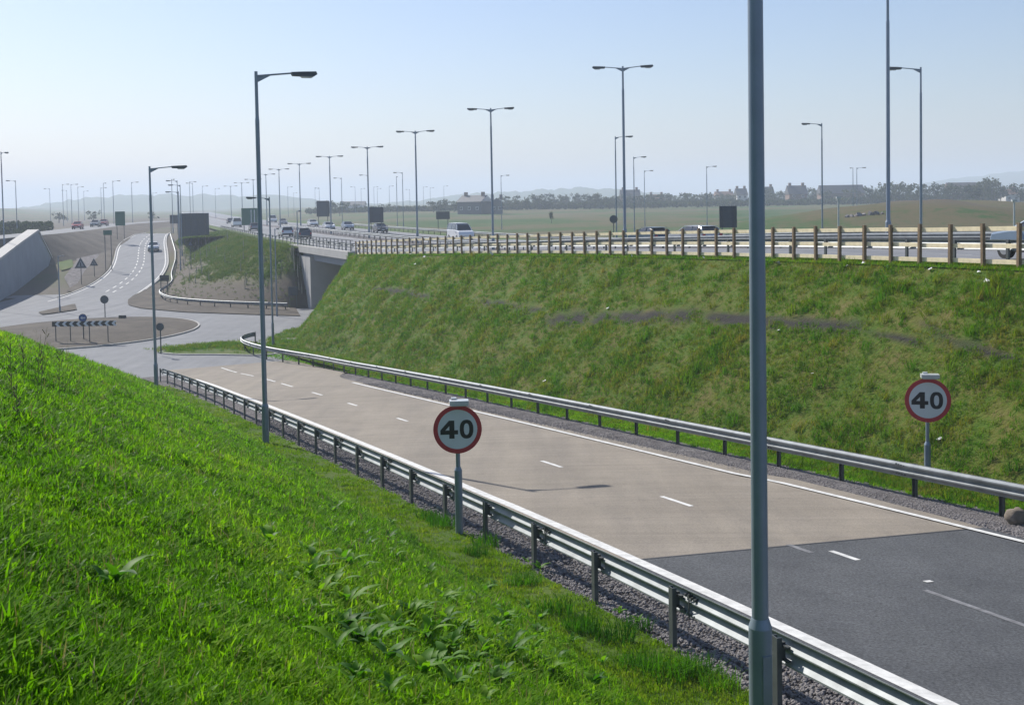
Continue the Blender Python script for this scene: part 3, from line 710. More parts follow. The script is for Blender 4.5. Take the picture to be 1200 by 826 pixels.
def _cpost(h):
    # folded steel channel, open towards the traffic side
    o = [(-.055, -.03), (.055, -.03), (.055, .03), (.045, .03), (.045, -.02), (-.045, -.02), (-.045, .03), (-.055, .03)]
    n = 8; vs_ = [(x, y, -.3) for x, y in o]+[(x, y, h) for x, y in o]
    f_ = [(k, (k+1) % n, n+(k+1) % n, n+k) for k in range(n)]+[(8, 9, 12, 13), (9, 10, 11, 12), (8, 13, 14, 15)]
    return vs_, f_
Lc = LB.copy()
# the barrier turns outwards at its far end
barrier('galvanised crash barrier along the grass bank, left of the slip road', Lc[:int(24+56.4)], (24-7.2) % 2.4, 1, bolts=True)
barrier('galvanised crash barrier at the foot of the embankment, right of the slip road', RB, (14.0) % 2.4, -1, bolts=True)
def ucurve(off, k0=0, k1=None, dz=0.): Q = offset(U, off, dz); return Q[k0:k1]
kf = next(k for k in range(len(U)) if U[k, 1] > 230)
barrier('steel barrier on the verge directly behind the timber fence', ucurve(1.55, 0, bk1+6), 1., 1, 2.4, 2, None, hgt=.80)
barrier('steel barrier down the middle of the main road, near face', ucurve(12.7, 0, kf), 1., -1, 3.2, 3, 'median barriers', hgt=.8)
barrier('steel barrier down the middle of the main road, far face', ucurve(13.5, 0, kf), 1., 1, 3.2, 3, 'median barriers', hgt=.8)
barrier('steel barrier along the far verge of the main road', ucurve(24.9, 0, kf), 1., -1, 3.2, 3, None, hgt=.8)
barrier('steel barrier beside the main road on top of the far embankment', ucurve(.6, bk1+2, kf), 1., 1, 3.2, 3)
b2 = [bp(x, y+4.5) for x, y in [(200.5, 274), (203, 283), (206.5, 295), (206.5, 306), (201.5, 323), (204, 331), (196, 338), (186, 343), (192, 348.5), (204, 352.5), (238, 355.5), (272, 357.5), (346, 360)]]
b2 = smooth(np.array(b2), 1.2, 6)
barrier('curving crash barrier round the foot of the far embankment', b2+np.array([0, 0, .05]), .5, 1, 2.4, 2)

# ------------------------------------------------------------------ timber fence
fence = thing('timber_fence', 'three rail timber fence with brown posts along the top of the embankment', 'fence', FG[0])
pm = MB().box((0, 0, .56), (.10, .10, 1.52)).mesh('post', M['wood_post'])
rm_ = MB().box((.5, 0, 0), (1.0, .045, .13)).mesh('rail', M['wood_rail'])
ext = [FG[0]+h0*1.45*k for k in (1, 2, 3, 4, 5, 6)]
for k, p in enumerate(ext): p[2] = FG[0, 2]+.02*1.45*(k+1)
FA = np.concatenate([np.array(ext)[::-1], FG, [U[bk0-1]*0+FG[-1]+(FG[-1]-FG[-2])*1., ]])
fr = random.Random(3)
for k in range(len(FA)):
    rz = math.atan2(*(FA[min(k+1, len(FA)-1)]-FA[max(k-1, 0)])[[1, 0]])
    o = link('post', pm, fence, tuple(FA[k]-FG[0]+np.array([0, 0, fr.uniform(-.02, .02)])), rz+fr.uniform(-.05, .05)); o.rotation_euler[0] = fr.uniform(-.015, .015)
    if k < len(FA)-1:
        v = FA[k+1]-FA[k]; L_ = np.linalg.norm(v); n2 = np.array([v[1], -v[0], 0]); n2 = n2/np.linalg.norm(n2)*.075
        for zz in (1.16, .67, .22):
            o = link('rail', rm_, fence, tuple(FA[k]+n2-FG[0]+np.array([0, 0, zz+fr.uniform(-.012, .012)])), 0, (L_*.985, 1, 1))
            o.rotation_euler = (0, -math.atan2(v[2], np.hypot(v[0], v[1]))+fr.uniform(-.004, .004), math.atan2(v[1], v[0]))

# ------------------------------------------------------------------ lamp columns
def lantern(root, x0, z0, side, L_=.75):
    s = side; pts = [(x0, z0-.03), (x0+.05*s, z0-.09), (x0+.72*s, z0-.10), (x0+.84*s, z0-.02), (x0+.80*s, z0+.07), (x0+.3*s, z0+.05), (x0, z0+.035)]
    lb = MB(); w = [.06, .10, .13, .10, .10, .11, .06]; n = len(pts)
    vs_ = [(p[0], -w[k], p[1]) for k, p in enumerate(pts)]+[(p[0], w[k], p[1]) for k, p in enumerate(pts)]
    lb.add(vs_, [(k, (k+1) % n, n+(k+1) % n, n+k) for k in range(n)]+[tuple(range(n))[::-1], tuple(range(n, 2*n))])
    o = obj('lantern', lb, M['lantern'], root)
    ln = MB().prism([(x0+.30*s, z0-.095), (x0+.36*s, z0-.14), (x0+.66*s, z0-.14), (x0+.72*s, z0-.10)], -.08, .08)
    o2 = obj('lens', ln, M['lens'], o)
def column(label, loc, rz=0, H=12., twin=False, arm=1.15, group=None, thick=1.):
    t = thing('street_lamp', label, 'street lamp', loc, rz, group)
    obj('base', MB().tube((0, 0, -.6), (0, 0, 1.25), .112*thick, .112*thick, 20).tube((0, 0, 1.249), (0, 0, 1.34), .114*thick, .084*thick, 20), M['column'], t, True)
    obj('door', MB().box((0, -.105*thick, .75), (.10, .03, .5)), M['column'], t)
    sh = MB().tube((0, 0, 1.33), (0, 0, H*.87), .08*thick, .068*thick, 20).tube((0, 0, H*.87), (0, 0, H*.88), .068*thick, .056*thick, 20).tube((0, 0, H*.88), (0, 0, H), .056*thick, .052*thick, 20)
    obj('shaft', sh, M['column'], t, True)
    for s in ((1, -1) if twin else (1,)):
        rise = .10*arm
        am = MB().tube((.03*s, 0, H-.14), (arm*s, 0, H-.14+rise), .032, .028, 10)
        am.add([(.05*s, -.012, H-.16), (.05*s, .012, H-.16), (.05*s, -.012, H-.34), (.05*s, .012, H-.34), (.45*s, -.012, H-.13), (.45*s, .012, H-.13)], [(0, 4, 5, 1), (2, 3, 5, 4), (0, 2, 4), (1, 5, 3), (0, 1, 3, 2)])
        obj('arm', am, M['column'], t, True)
        lantern(t, (arm-.02)*s, H-.14+rise, s)
    return t
def base_at(x, y, Y):                                        # foot position on a sight line at distance Y
    return at_y(x, y, Y)
g1 = 'lamp columns along the slip road'
q = at_y(889, 500, 11.0); near_z = -5.42
lampA = column('nearest lamp column, tall thick grey post cut off by the photo top', (q[0], 11.0, near_z), .40, 12., False, 1.15, g1)
p1 = at_y(311.7, 519, 37.0); lampB = dup(lampA, (p1[0], p1[1], p1[2]-.05), .40, 'tall single arm lamp column on the grass bank, seen whole from foot to lantern', g1)
p2 = at_y(183.2, 452, 62.3); lampC = dup(lampA, (p2[0], p2[1], p2[2]-.1), .36, 'single arm lamp column by the far end of the left crash barrier', g1)
def lamp(x, ytop, Y, zbase, kind, label, rz=0., group='distant lamp columns'):
    src = lampT if kind == 'T' else lampB
    P = at_y(x, ytop, Y); H = P[2]-zbase; sc = H/12.
    return dup(src, (P[0], Y, zbase), rz, label, group, (max(sc, .8),)*2+(sc,))
lampT = None
g2 = 'twin arm lamp columns down the middle of the main road'
twins = [(1039, -14, None), (730.2, 78, None), (575.5, 127, None), (487, 153.5, None), (430.5, 172, None), (387.5, 183, None), (352, 191.5, None), (328, 198, None), (312.5, 204, None), (297.5, 210, None), (284, 214, None), (271, 218, None)]
words = ['its top above the photo', 'second from the right', 'third from the right', 'fourth from the right', 'fifth from the right', 'sixth from the right', 'seventh from the right', 'eighth from the right', 'ninth from the right', 'tenth from the right', 'eleventh from the right', 'farthest of the row']
MC = offset(U, 13.1)
for k, ((x, yt, _), w) in enumerate(zip(twins, words)):
    i = np.argmin([abs(proj(m_)[0]-x) if m_[1] > 20 else 1e9 for m_ in MC]); zb_ = MC[i, 2]
    Yd = 1350*(12-abs(zb_))/max(5, hor(x)-yt)
    Yd = .25*Yd+.75*MC[i, 1] if k < 7 else MC[i, 1]
    Yd = MC[i, 1]
    P = at_y(x+2*(1 if k < 5 else .3), 268, Yd)
    lb = 'twin arm lamp column in the main road median, '+w
    if lampT is None:
        lampT = column(lb, (P[0], Yd, zb_), -.1, 12., True, 1.15, g2, 1.15)
        Pt = at_y(x, yt, Yd); lampT.scale = (1.1, 1.1, (Pt[2]-zb_)/12.)
    else:
        Pt = at_y(x, yt, Yd); s_ = (Pt[2]-zb_)/12.; dup(lampT, (P[0], Yd, zb_), -.1 if k < 6 else 0, lb, g2, (1.1, 1.1, s_))
singles = [(1079, 79, 78, -5.2, PI, 'single arm lamp column on the far right, arm to the left'), (963, 144.5, 116, -5.2, PI, 'single arm lamp column behind the mound, arm to the left'),
 (721, 160, 130, -5.2, 0, 'single arm lamp column just left of the second twin column'), (742.5, 184, 165, -5.2, 0, 'single arm lamp column just right of the second twin column'), (755, 200, 215, -5.2, 0, 'small lamp column by the dark car roof'),
 (828, 195, 190, -5.2, 0, 'single arm lamp column left of the thick near column'), (587, 205.5, 220, -5.2, 0, 'small lamp column behind the white van'),
 (999.5, 196.5, 205, -5.2, PI/2, 'left one of a close pair of lamp columns over the mound'), (1004, 196.5, 200, -5.2, 0, 'right one of a close pair of lamp columns over the mound'),
 (464.5, 207, 250, -5.2, PI/2, 'left one of a distant pair of lamp columns by the large sign'), (471.5, 202, 230, -5.2, PI, 'right one of a distant pair of lamp columns by the large sign'), (431, 205, 240, -5.2, PI, 'faint lamp column behind the fifth twin column'), (400, 208.5, 260, -5.2, PI, 'faint lamp column over the dark far sign'),
 (315.5, 231, 87, -10.1, PI, 'lamp column at the curled end of the right crash barrier'), (348, 247, 122, -10.5, PI/2, 'pale lamp column beside the bridge'), (322, 268, 110, -10.6, PI/2, 'short pale post at the roundabout edge right of the big column'), (302.5, 258, 118, -10.6, PI/2, 'pale post half hidden by the big column'),
 (209, 224.5, 160, -8.9, PI, 'lamp column with its arm over the climbing link road'), (211, 216.5, 175, -7.9, PI, 'second lamp column beside the climbing link road'), (207.5, 211.5, 190, -7.0, PI, 'third lamp column beside the climbing link road'), (201, 210, 230, -5.3, PI/2, 'thin lamp column behind the climbing link road'),
 (68, 300, 118, -10.6, PI/2, 'short pale post on the left arm of the roundabout'), (1, 178, 150, -5.2, PI/2, 'lamp column at the very left edge behind the bank'),
 (18, 211.5, 200, -5.0, PI, 'lamp column over the retaining wall, arm to the left'), (121, 214.5, 300, -5., PI/2, 'far lamp column on the left skyline, first of three'), (132, 212, 290, -5., 0, 'far lamp column on the left skyline, second of three'), (154, 213.5, 310, -5., 0, 'far lamp column on the left skyline, third of three')]
for x, yt, Yd, zb_, rz, lb in singles: lamp(x, yt, Yd, zb_, 'S', lb, rz)
for j, (x, yt) in enumerate([(58, 221), (73, 216), (78, 223), (83, 216), (91, 219), (98, 224), (118, 220), (222, 213), (225.5, 214.5), (237, 218), (252, 221), (179, 226), (337, 219), (344, 226), (369, 221), (374, 220), (416, 219), (423, 221), (438, 219), (442, 221), (456, 218), (480, 222), (496, 219), (504, 220), (520, 218)]):
    Yd = 1350*7.0/(hor(x)-yt+.1); lamp(x, yt, min(Yd, 520), -5.2, 'S', 'faint far lamp column among others on the hazy skyline', random.choice([0, PI, .4]), 'faint far lamp columns')

# ------------------------------------------------------------------ signs
def ring(r0, r1, y0, y1, n=48):
    vs_ = []
    for y in (y0, y1):
        for r in (r0, r1):
            for k in range(n): t = 2*PI*k/n; vs_.append((r*math.cos(t), y, r*math.sin(t)))
    f_ = []
    for k in range(n):
        j = (k+1) % n; f_ += [(k, j, n+j, n+k), (2*n+k, 3*n+k, 3*n+j, 2*n+j), (k, 2*n+k, 2*n+j, j), (n+k, n+j, 3*n+j, 3*n+k)]
    return MB().add(vs_, f_)
def disc(r, y0, y1, n=48): return MB().prism([(r*math.cos(2*PI*k/n), r*math.sin(2*PI*k/n)) for k in range(n)], y0, y1)
def off_pts(pts, c, s): return [(c[0]+x*s, c[1]+z*s) for x, z in pts]
def speed_sign(label, foot, rz, zc, dia):
    t = thing('speed_limit_sign', label, 'speed sign', foot, rz, 'forty speed limit signs'); r = dia/2; h = zc-foot[2]; k = dia/.93
    obj('post', MB().tube((0, .06, -.4), (0, .06, .95*k), .075, .075, 14).tube((0, .06, .949*k), (0, .06, 1.02*k), .076, .045, 14).tube((0, .06, 1.01*k), (0, .06, h+r+.05), .043, .043, 12), M['column'], t, True)
    pl = MB(); pl.add([(x, y, z+h) for x, y, z in disc(r-.003, -.0, .012).v], disc(r-.003, 0, .012).f); pl = obj('plate', pl, M['sign_back'], t)
    def up(m_): m_.v = [(x, y, z+h) for x, y, z in m_.v]; return m_
    obj('red_ring', up(ring(r*.815, r, -.006, -.0005)), M['red'], t)
    obj('white_face', up(disc(r*.817, -.004, -.0005)), M['white'], t)
    # digits, each 0.62 r tall
    s = r*.60; y0, y1 = -.0075, -.0045
    four = [(.58, -.5), (.58, -.27), (.80, -.27), (.80, -.04), (.58, -.04), (.58, .5), (.25, .5), (-.28, -.02), (-.28, -.27), (.26, -.27), (.26, -.5)]
    cx = -.52*r-.0
    P4 = [(cx+x*s*1.12, h+z*s*1.24) for x, z in four]
    import bmesh
    def poly(outer, hole):
        bm = bmesh.new(); vo = [bm.verts.new((x, y0, z)) for x, z in outer]; vh = [bm.verts.new((x, y0, z)) for x, z in hole]
        ed = [bm.edges.new((a, b)) for a, b in zip(vo, vo[1:]+vo[:1])]+[bm.edges.new((a, b)) for a, b in zip(vh, vh[1:]+vh[:1])]
        bmesh.ops.triangle_fill(bm, edges=ed, use_beauty=True)
        m_ = MB(); bm.verts.index_update(); m_.add([v.co[:] for v in bm.verts], [[v.index for v in f.verts] for f in bm.faces]); bm.free(); return m_
    H4 = [(cx+x*s*1.12, h+z*s*1.24) for x, z in [(.27, -.04), (.27, .20), (.02, -.04)]]
    obj('digit', poly(P4, H4), M['black'], t)
    n = 32; c0 = .37*r; eo = [(c0+.47*s*math.copysign(abs(math.cos(a))**.85, math.cos(a)), h+.65*s*math.copysign(abs(math.sin(a))**.85, math.sin(a))) for a in np.linspace(0, 2*PI, n+1)[:-1]]
    ei = [(c0+.185*s*math.copysign(abs(math.cos(a))**.85, math.cos(a)), h+.40*s*math.copysign(abs(math.sin(a))**.85, math.sin(a))) for a in np.linspace(0, 2*PI, n+1)[:-1]]
    obj('digit', poly(eo, ei), M['black'], t)
    lb = obj('sign_light', MB().box((.03, -.10, h+r+.07), (.36*k, .24, .085)).box((-.06, .02, h+r+.125), (.10, .10, .035)).box((.03, -.10, h+r+.018), (.30*k, .18, .02)), M['lens'], t)
    obj('clip', MB().box((0, .03, h+.22), (.16, .06, .04)).box((0, .03, h-.22), (.16, .06, .04)), M['galv_post'], t)
    return t
s1 = at_y(538.3, 609, 21.75); c1 = at_y(534.5, 503, 21.75)
speed_sign('round 40 speed limit sign behind the left crash barrier', (s1[0], s1[1], s1[2]), .10, c1[2], .925)
s2 = at_y(1087.5, 574, 26.6); c2 = at_y(1089.5, 469, 26.6)
speed_sign('round 40 speed limit sign at the foot of the right embankment', (s2[0], s2[1], s2[2]), -.20, c2[2], 1.03)

def board(label, cx, y0, y1, x0, x1, Y, ground_z, rz=0, m='sign_back', name='direction_sign', cat='road sign', nleg=2, stripes=None, group=None, front=False):
    a = at_y(x0, (y0+y1)/2, Y); b = at_y(x1, (y0+y1)/2, Y); top = at_y(cx, y0, Y)[2]; bot = at_y(cx, y1, Y)[2]; w = b[0]-a[0]; c = (a+b)/2
    t = thing(name, label, cat, (c[0], Y, ground_z), rz, group); h = top-ground_z; hb = bot-ground_z
    obj('panel', MB().box((0, 0, (h+hb)/2), (w, .04, h-hb)), M[m], t)
    lm = MB().box((0, 0, h/2-.3), (.12 if w > 2 else .08, .10, h+.4)).mesh('leg', M['galv_post'])
    for k in range(nleg):
        x = 0 if nleg == 1 else -w*.36+.72*w*k/(nleg-1); link('leg', lm, t, (x, .075 if front else -.075, 0))
    nr = max(2, min(5, int((h-hb)/.7)))
    rlm = MB().box((0, 0, 0), (w*.98, .03, .07)).mesh('stiffener', M['galv_post'])
    for k in range(nr): link('stiffener', rlm, t, (0, .036 if front else -.036, hb+(h-hb)*(k+.5)/nr))
    if stripes:
        for sx, sz, sw, sh in stripes: obj('legend_bar', MB().box((sx*w, -.022 if front else .022, hb+(h-hb)*sz), (sw*w, .006, (h-hb)*sh)), M['white'], t)
    return t
gb = 'grey backs of large road signs'
board('largest dark grey sign back between the link road and the main road', 227, 250, 278, 211, 245, 185, -5.9, .0, nleg=4, group=gb)
board('grey sign back right of the fifth twin lamp column', 440.5, 243, 261, 432.3, 449.3, 175, -5.1, 0, group=gb)
board('grey sign back close left of the thick near lamp column', 853, 241.5, 267, 843, 863.5, 92, -5.2, 0, group=gb)
board('low grey sign back farther along the main road, left part', 378, 235.5, 254, 371, 386, 230, -5.1, 0, group=gb)
board('low dark sign board in the field below the gabled house', 518, 248, 257, 511, 527, 210, -5.1, 0, group=gb)
board('small grey sign back left of the largest sign', 204, 252, 262, 199, 209, 230, -5.2, 0, group=gb)
board('green direction sign beside the far left approach road', 141, 248, 264.5, 135, 146.5, 205, -5.2, 0, 'green', front=True, nleg=2)
board('smaller green sign low beside the climbing link road', 126, 270, 275.5, 121, 131, 165, -8.6, 0, 'green', front=True)
board('tall green direction sign on the main road half behind the big column', 294, 244, 264, 283, 302, 215, -4.8, 0, 'green', front=True, stripes=[(.1, .5, .05, .8), (.3, .5, .05, .8)])
board('small square dark sign on two legs by the right end of the barrier', 345.5, 336, 346, 338, 349, 118, -10.6, 0, 'sign_back', 'small_sign', 'small sign')
board('tiny dark board on the far side of the central island', 143.5, 369.5, 374, 139, 148, 108, -10.5, 0, 'black', 'small_sign', 'small sign')
board('low brown box beside the curving barrier', 191.5, 322.5, 329.5, 187, 198, 135, -10.6, 0, 'earth', 'utility_box', 'utility box')
# chevron board
c0 = at_y(98.5, 404, 90.); cz = -10.55
lft = at_y(61, 381.5, 90.); rgt = at_y(135.5, 377, 90.)
ch = thing('chevron_board', 'long black chevron board with white arrows on the central island', 'chevron sign', ((lft[0]+rgt[0])/2, 90, cz)); L_ = rgt[0]-lft[0]; hz = (lft[2]+rgt[2])/2-cz; hh = .40
obj('panel', MB().box((0, 0, hz), (L_, .03, hh)), M['black'], ch)
for k in range(9):
    x = -L_/2+L_*(k+.42)/9; w = L_/9*.42; d = L_/9*.36
    for s in (1, -1): obj('chevron', MB().prism([(x, hz), (x+w, hz), (x+w+d, hz+s*hh*.49), (x+d, hz+s*hh*.49)][::s], -.022, -.016), M['white'], ch)
for x in (-.45, -.22, .08, .37): obj('leg', MB().tube((x*L_, .05, -.3), (x*L_, .05, hz+.15), .04, .04, 8), M['galv_post'], ch)
def round_sign(label, x, yc, dia_px, yfoot, Y, m, name='round_sign', arrow=False):
    c = at_y(x, yc, Y); f = at_y(x, yfoot, Y); t = thing(name, label, 'round sign', (c[0], Y, f[2])); h = c[2]-f[2]; r = dia_px/2*Y/1350
    d = disc(r, -.015, .015, 32); d.v = [(a, b, c_+h) for a, b, c_ in d.v]; obj('plate', d, M[m], t)
    d = ring(r*.9, r*1.02, -.02, .018, 32); d.v = [(a, b, c_+h) for a, b, c_ in d.v]; obj('rim', d, M['galv_post'], t)
    obj('post', MB().tube((0, .06, -.3), (0, .06, h+r), .045, .045, 10), M['galv_post'], t)
    if arrow: obj('arrow', MB().prism([(-.6*r, h), (-.1*r, h+.45*r), (-.1*r, h+.15*r), (.6*r, h+.15*r), (.6*r, h-.15*r), (-.1*r, h-.15*r), (-.1*r, h-.45*r)], -.022, -.017), M['white'], t)
    return t
round_sign('blue round sign with white arrow above the chevron board', 97, 372.5, 9.5, 404, 91, 'blue', arrow=True)
round_sign('dark back of a round sign on the far side of the island', 122.3, 351, 9.5, 374, 112, 'sign_back')
round_sign('dark back of a round sign close right of the far lamp column', 187.5, 383, 9, 410, 82, 'sign_back')
for x, yc, w, Y, lb in ((94.5, 308.5, 14.5, 150, 'larger triangular warning sign back on the gravel track'), (110, 307.5, 10, 158, 'smaller triangular warning sign back beside the larger one'), (223, 285.5, 6, 150, 'small triangular sign in front of the far embankment')):
    c = at_y(x, yc, Y); z0 = float(Zb(c[0], Y)); t = thing('warning_sign', lb, 'warning sign', (c[0], Y, z0), 0, 'triangular signs'); r = w/2*Y/1350; h = c[2]-z0
    obj('plate', MB().prism([(-r, h-.8*r), (r, h-.8*r), (0, h+.95*r)], -.015, .015), M['sign_back'], t)
    obj('face', MB().prism([(-r*.55, h-.55*r), (r*.55, h-.55*r), (0, h+.45*r)], -.02, -.016), M['galv'], t)
    obj('symbol', MB().box((0, -.022, h-.2*r), (r*.16, .008, r*.6)), M['black'], t)
    obj('post', MB().tube((0, .06, -.3), (0, .06, h+.5*r), .05, .05, 8), M['galv_post'], t)
# small marker posts beyond the fence
for x, yt, Y, m, lb in ((982.5, 232.5, 88, 'column', 'short pale lamp post beyond the main road'), (1188.5, 236, 80, 'column', 'pale post at the right edge beyond the main road')):
    P = at_y(x, yt, Y); t = thing('marker_post', lb, 'post', (P[0], Y, -5.2)); obj('post', MB().tube((0, 0, -.3), (0, 0, P[2]+5.2), .09, .06, 10), M['lens'], t); obj('head', MB().box((0, 0, P[2]+5.25), (.34, .22, .14)), M['lens'], t)
for x, y, Y, lb in ((719, 257, 120, 'round dark sign back low beside the single lamp column'),):
    c = at_y(x, y, Y); t = thing('round_sign', lb, 'round sign', (c[0], Y, -5.2)); h = c[2]+5.2
    d = disc(.42, -.015, .015, 24); d.v = [(a, b, e+h) for a, b, e in d.v]; obj('plate', d, M['sign_back'], t); obj('post', MB().tube((0, .05, -.2), (0, .05, h), .05, .05, 8), M['galv_post'], t)

# ------------------------------------------------------------------ vehicles
paint_cache = {}
def paint(col):
    if col not in paint_cache: paint_cache[col] = simple('car_paint', col, .28, .2, .03, 2., 0, .7)
    return paint_cache[col]
BODY = {'hatch': ([(-2.0, .32), (-2.02, .62), (-1.92, .86), (-1.05, .98), (.1, 1.0), (1.55, 1.0), (1.95, .92), (2.02, .6), (1.98, .3)], [(-1.08, .96), (-.35, 1.36), (.1, 1.46), (.95, 1.45), (1.45, 1.32), (1.9, .94)], (-1.28, 1.25)),
        'estate': ([(-2.25, .3), (-2.27, .6), (-2.1, .84), (-1.1, .96), (.2, .98), (2.1, .98), (2.25, .6), (2.2, .3)], [(-1.15, .94), (-.45, 1.34), (.1, 1.44), (1.5, 1.44), (1.85, 1.36), (2.15, .95)], (-1.4, 1.35)),
        'van': ([(-2.4, .35), (-2.45, .75), (-2.3, 1.05), (-1.6, 1.2), (-.6, 1.25), (2.4, 1.25), (2.42, .35)], [(-1.62, 1.18), (-1.0, 1.85), (-.6, 1.98), (2.3, 2.0), (2.4, 1.9), (2.4, 1.22)], (-1.5, 1.6))}
def car(label, loc, rz, kind, col, group=None, flip=False):
    t = thing('car' if kind != 'van' else 'van', label, 'car' if kind != 'van' else 'van', loc, rz, group)
    body, cab, ax = BODY[kind]; W = .86 if kind != 'van' else .95
    def shell(pts, wb, wt, name, m, inset=None, par=t):
        z0 = min(p[1] for p in pts); z1 = max(p[1] for p in pts); n = len(pts); vs_ = []
        for s in (-1, 1):
            for x, z in pts: f = (z-z0)/(z1-z0); vs_.append((x, s*(wb*(1-f)+wt*f), z))
        o = obj(name, MB().add(vs_, [(k, (k+1) % n, n+(k+1) % n, n+k) for k in range(n)]+[tuple(range(n))[::-1], tuple(range(n, 2*n))]), m, par)
        bv = o.modifiers.new('bevel', 'BEVEL'); bv.width = .06; bv.segments = 2; bv.limit_method = 'ANGLE'; bv.angle_limit = .5; return o
    pm_ = paint(col)
    bd = shell(body, W*.97, W, 'body', pm_); 
    gl = shell([(x*1.0, z) for x, z in cab], W*.97, W*.72, 'windows', M['glass'])
    # painted roof and pillars over the glass
    rf_ = [p for p in cab if p[1] > cab[0][1]+.3]; top = max(p[1] for p in cab)
    x0 = min(p[0] for p in rf_ if p[1] > top-.14); x1 = max(p[0] for p in rf_ if p[1] > top-.16)
    obj('roof', MB().box(((x0+x1)/2, 0, top+.005), (x1-x0, W*1.42, .035)), pm_, t)
    for s in (-1, 1):
        for (a, b) in ((cab[0], cab[1]), (cab[-1], cab[-2])):
            obj('pillar', MB().tube((a[0], s*W*.95, a[1]), (b[0], s*W*.76, b[1]), .035, .035, 6), pm_, t)
        xm = (x0+x1)/2; obj('pillar', MB().tube((xm, s*W*.97, cab[0][1]), (xm, s*W*.735, top), .035, .03, 6), pm_, t)
        for a in ax:
            w = obj('tyre', MB().tube((a, s*(W-.2), .32), (a, s*(W+.015), .32), .32, .32, 20), M['rubber'], t); obj('rim', MB().tube((a, s*(W+.0), .32), (a, s*(W+.022), .32), .20, .19, 14), M['rim'], w)
        obj('headlight', MB().box((body[1][0]+.06, s*W*.72, .70), (.12, .30, .13)), M['headlight'], t)
        obj('taillight', MB().box((body[-2][0]-.05, s*W*.82, .80), (.1, .18, .22)), M['taillight'], t)
        obj('mirror', MB().box((cab[0][0]+.35, s*(W+.08), 1.03), (.12, .18, .12)), pm_, t)
    obj('bumper', MB().box((body[0][0]+.03, 0, .42), (.16, W*1.8, .18)).box((body[-1][0]+.01, 0, .42), (.14, W*1.8, .18)).box((0, 0, .3), (body[-1][0]*1.4, W*1.9, .12)), M['rubber'], t)
    obj('number_plate', MB().box((body[0][0]-.06, 0, .5), (.02, .5, .11)), M['white'], t)
    return t
def ucar(label, x, off, kind, col, away=True, Y=None):
    P, a = onU(x, off)                                     # a: heading angle (left of forward)
    rz = PI/2+a; 
    return car(label, (P[0], P[1], P[2]+.06), (rz+PI) if away else rz, kind, col)
ucar('blue grey hatchback cut off by the right edge, behind the fence', 1217, 5.0, 'hatch', (.20, .27, .36))
ucar('silver estate car roof above the fence left of the near column', 812, 17.3, 'estate', (.45, .47, .5))
ucar('dark blue car roof above the fence, left of the silver estate', 768, 17.3, 'hatch', (.04, .09, .14))
ucar('white van coming towards the camera beyond the median', 539, 20, 'van', (.78, .79, .8), False)
ucar('blue silver car on the main road near the fifth twin column', 408, 20, 'hatch', (.28, .34, .42), False)
ucar('white car on the main road left of the silver one', 385.5, 17, 'hatch', (.7, .71, .72), False)
ucar('small white car left of another white car far along the main road', 366, 20, 'estate', (.68, .7, .7), False)
ucar('small dark car just right of the largest twin row gap', 447, 20.5, 'hatch', (.08, .08, .09), False)
ucar('white car with dark rear window beside the bridge', 335, 5, 'estate', (.62, .64, .66))
ucar('dark car passing the bridge parapet', 354.5, 5, 'hatch', (.06, .07, .09))
ucar('grey car far along the main road', 331, 17, 'hatch', (.25, .26, .28), False)
ucar('white van far away where the roads merge', 277, 5.5, 'van', (.75, .76, .76))
ucar('dark car far away beside the white van', 270, 8.5, 'hatch', (.10, .11, .13))
ucar('grey car in front of the far white van', 298, 5, 'hatch', (.22, .22, .25))
ucar('distant white lorry cab beyond the median', 319, 19.5, 'van', (.7, .7, .7), False)
P = bp(180, 294.5); car('white car driving down the climbing link road towards the roundabout', (P[0], P[1], P[2]+.05), PI/2+.28, 'hatch', (.66, .68, .7))
def lcar(label, x, col, kind='hatch'):
    k = np.argmin([abs(proj(q)[0]-x) for q in LR]); t_ = LR[min(k+1, len(LR)-1)]-LR[k-1]; car(label, (LR[k, 0], LR[k, 1], -4.13), math.atan2(t_[1], t_[0]), kind, col)
lcar('red car on the far left approach road', 92, (.40, .05, .05)); lcar('second dark red car on the far left approach road', 121, (.3, .06, .06)); lcar('grey car on the far left approach road', 113, (.18, .2, .22))

# ------------------------------------------------------------------ houses and trees
def house(label, x, yt, w, Y, roofm, wallm, hgt_wall=4.8, rz=0., barn=False, gable=False, zg=-4.2, side=None):
    c = at_y(x, yt, Y); zg = zg; ridge_h = c[2]-zg; hw = min(hgt_wall, ridge_h*.62); W = w*Y/1350; Dp = 8.
    t = thing('house' if not barn else 'barn', label, 'house' if not barn else 'barn', (c[0], Y, zg), rz)
    obj('wall', MB().box((0, 0, hw/2-.3), (W, Dp, hw+.6)), M[wallm], t)
    rf = obj('roof', MB().prism([(-Dp/2-.4, hw+.01), (Dp/2+.4, hw+.01), (0, ridge_h)], -W/2-.3, W/2+.3, 'x') if not gable else MB().prism([(-W/2-.4, hw+.01), (W/2+.4, hw+.01), (0, ridge_h)], -Dp/2-.3, Dp/2+.3), M[roofm], t)
    if side: obj('gable_wall', MB().prism([(-Dp/2, hw), (Dp/2, hw), (0, ridge_h-.2)], W/2+.31, W/2+.45, 'x'), M['render_wall'], t)
    if not barn:
        for s in (-1, 1): obj('chimney', MB().box((s*W*.36, 0, ridge_h+.2), (1.1, 1., 2.0)), M['brickwall'], rf)
        nw = max(2, int(W/3.))
        for r in (1.2, 3.6):
            if r+1 < hw:
                for k in range(nw):
                    wn2 = obj('window', MB().box((-W/2+W*(k+.5)/nw, -Dp/2-.03, r+.3), (1.15, .08, 1.15)), M['white'], t); obj('pane', MB().box((-W/2+W*(k+.5)/nw, -Dp/2-.075, r+.3), (.95, .03, .95)), M['glass'], wn2)
    return t
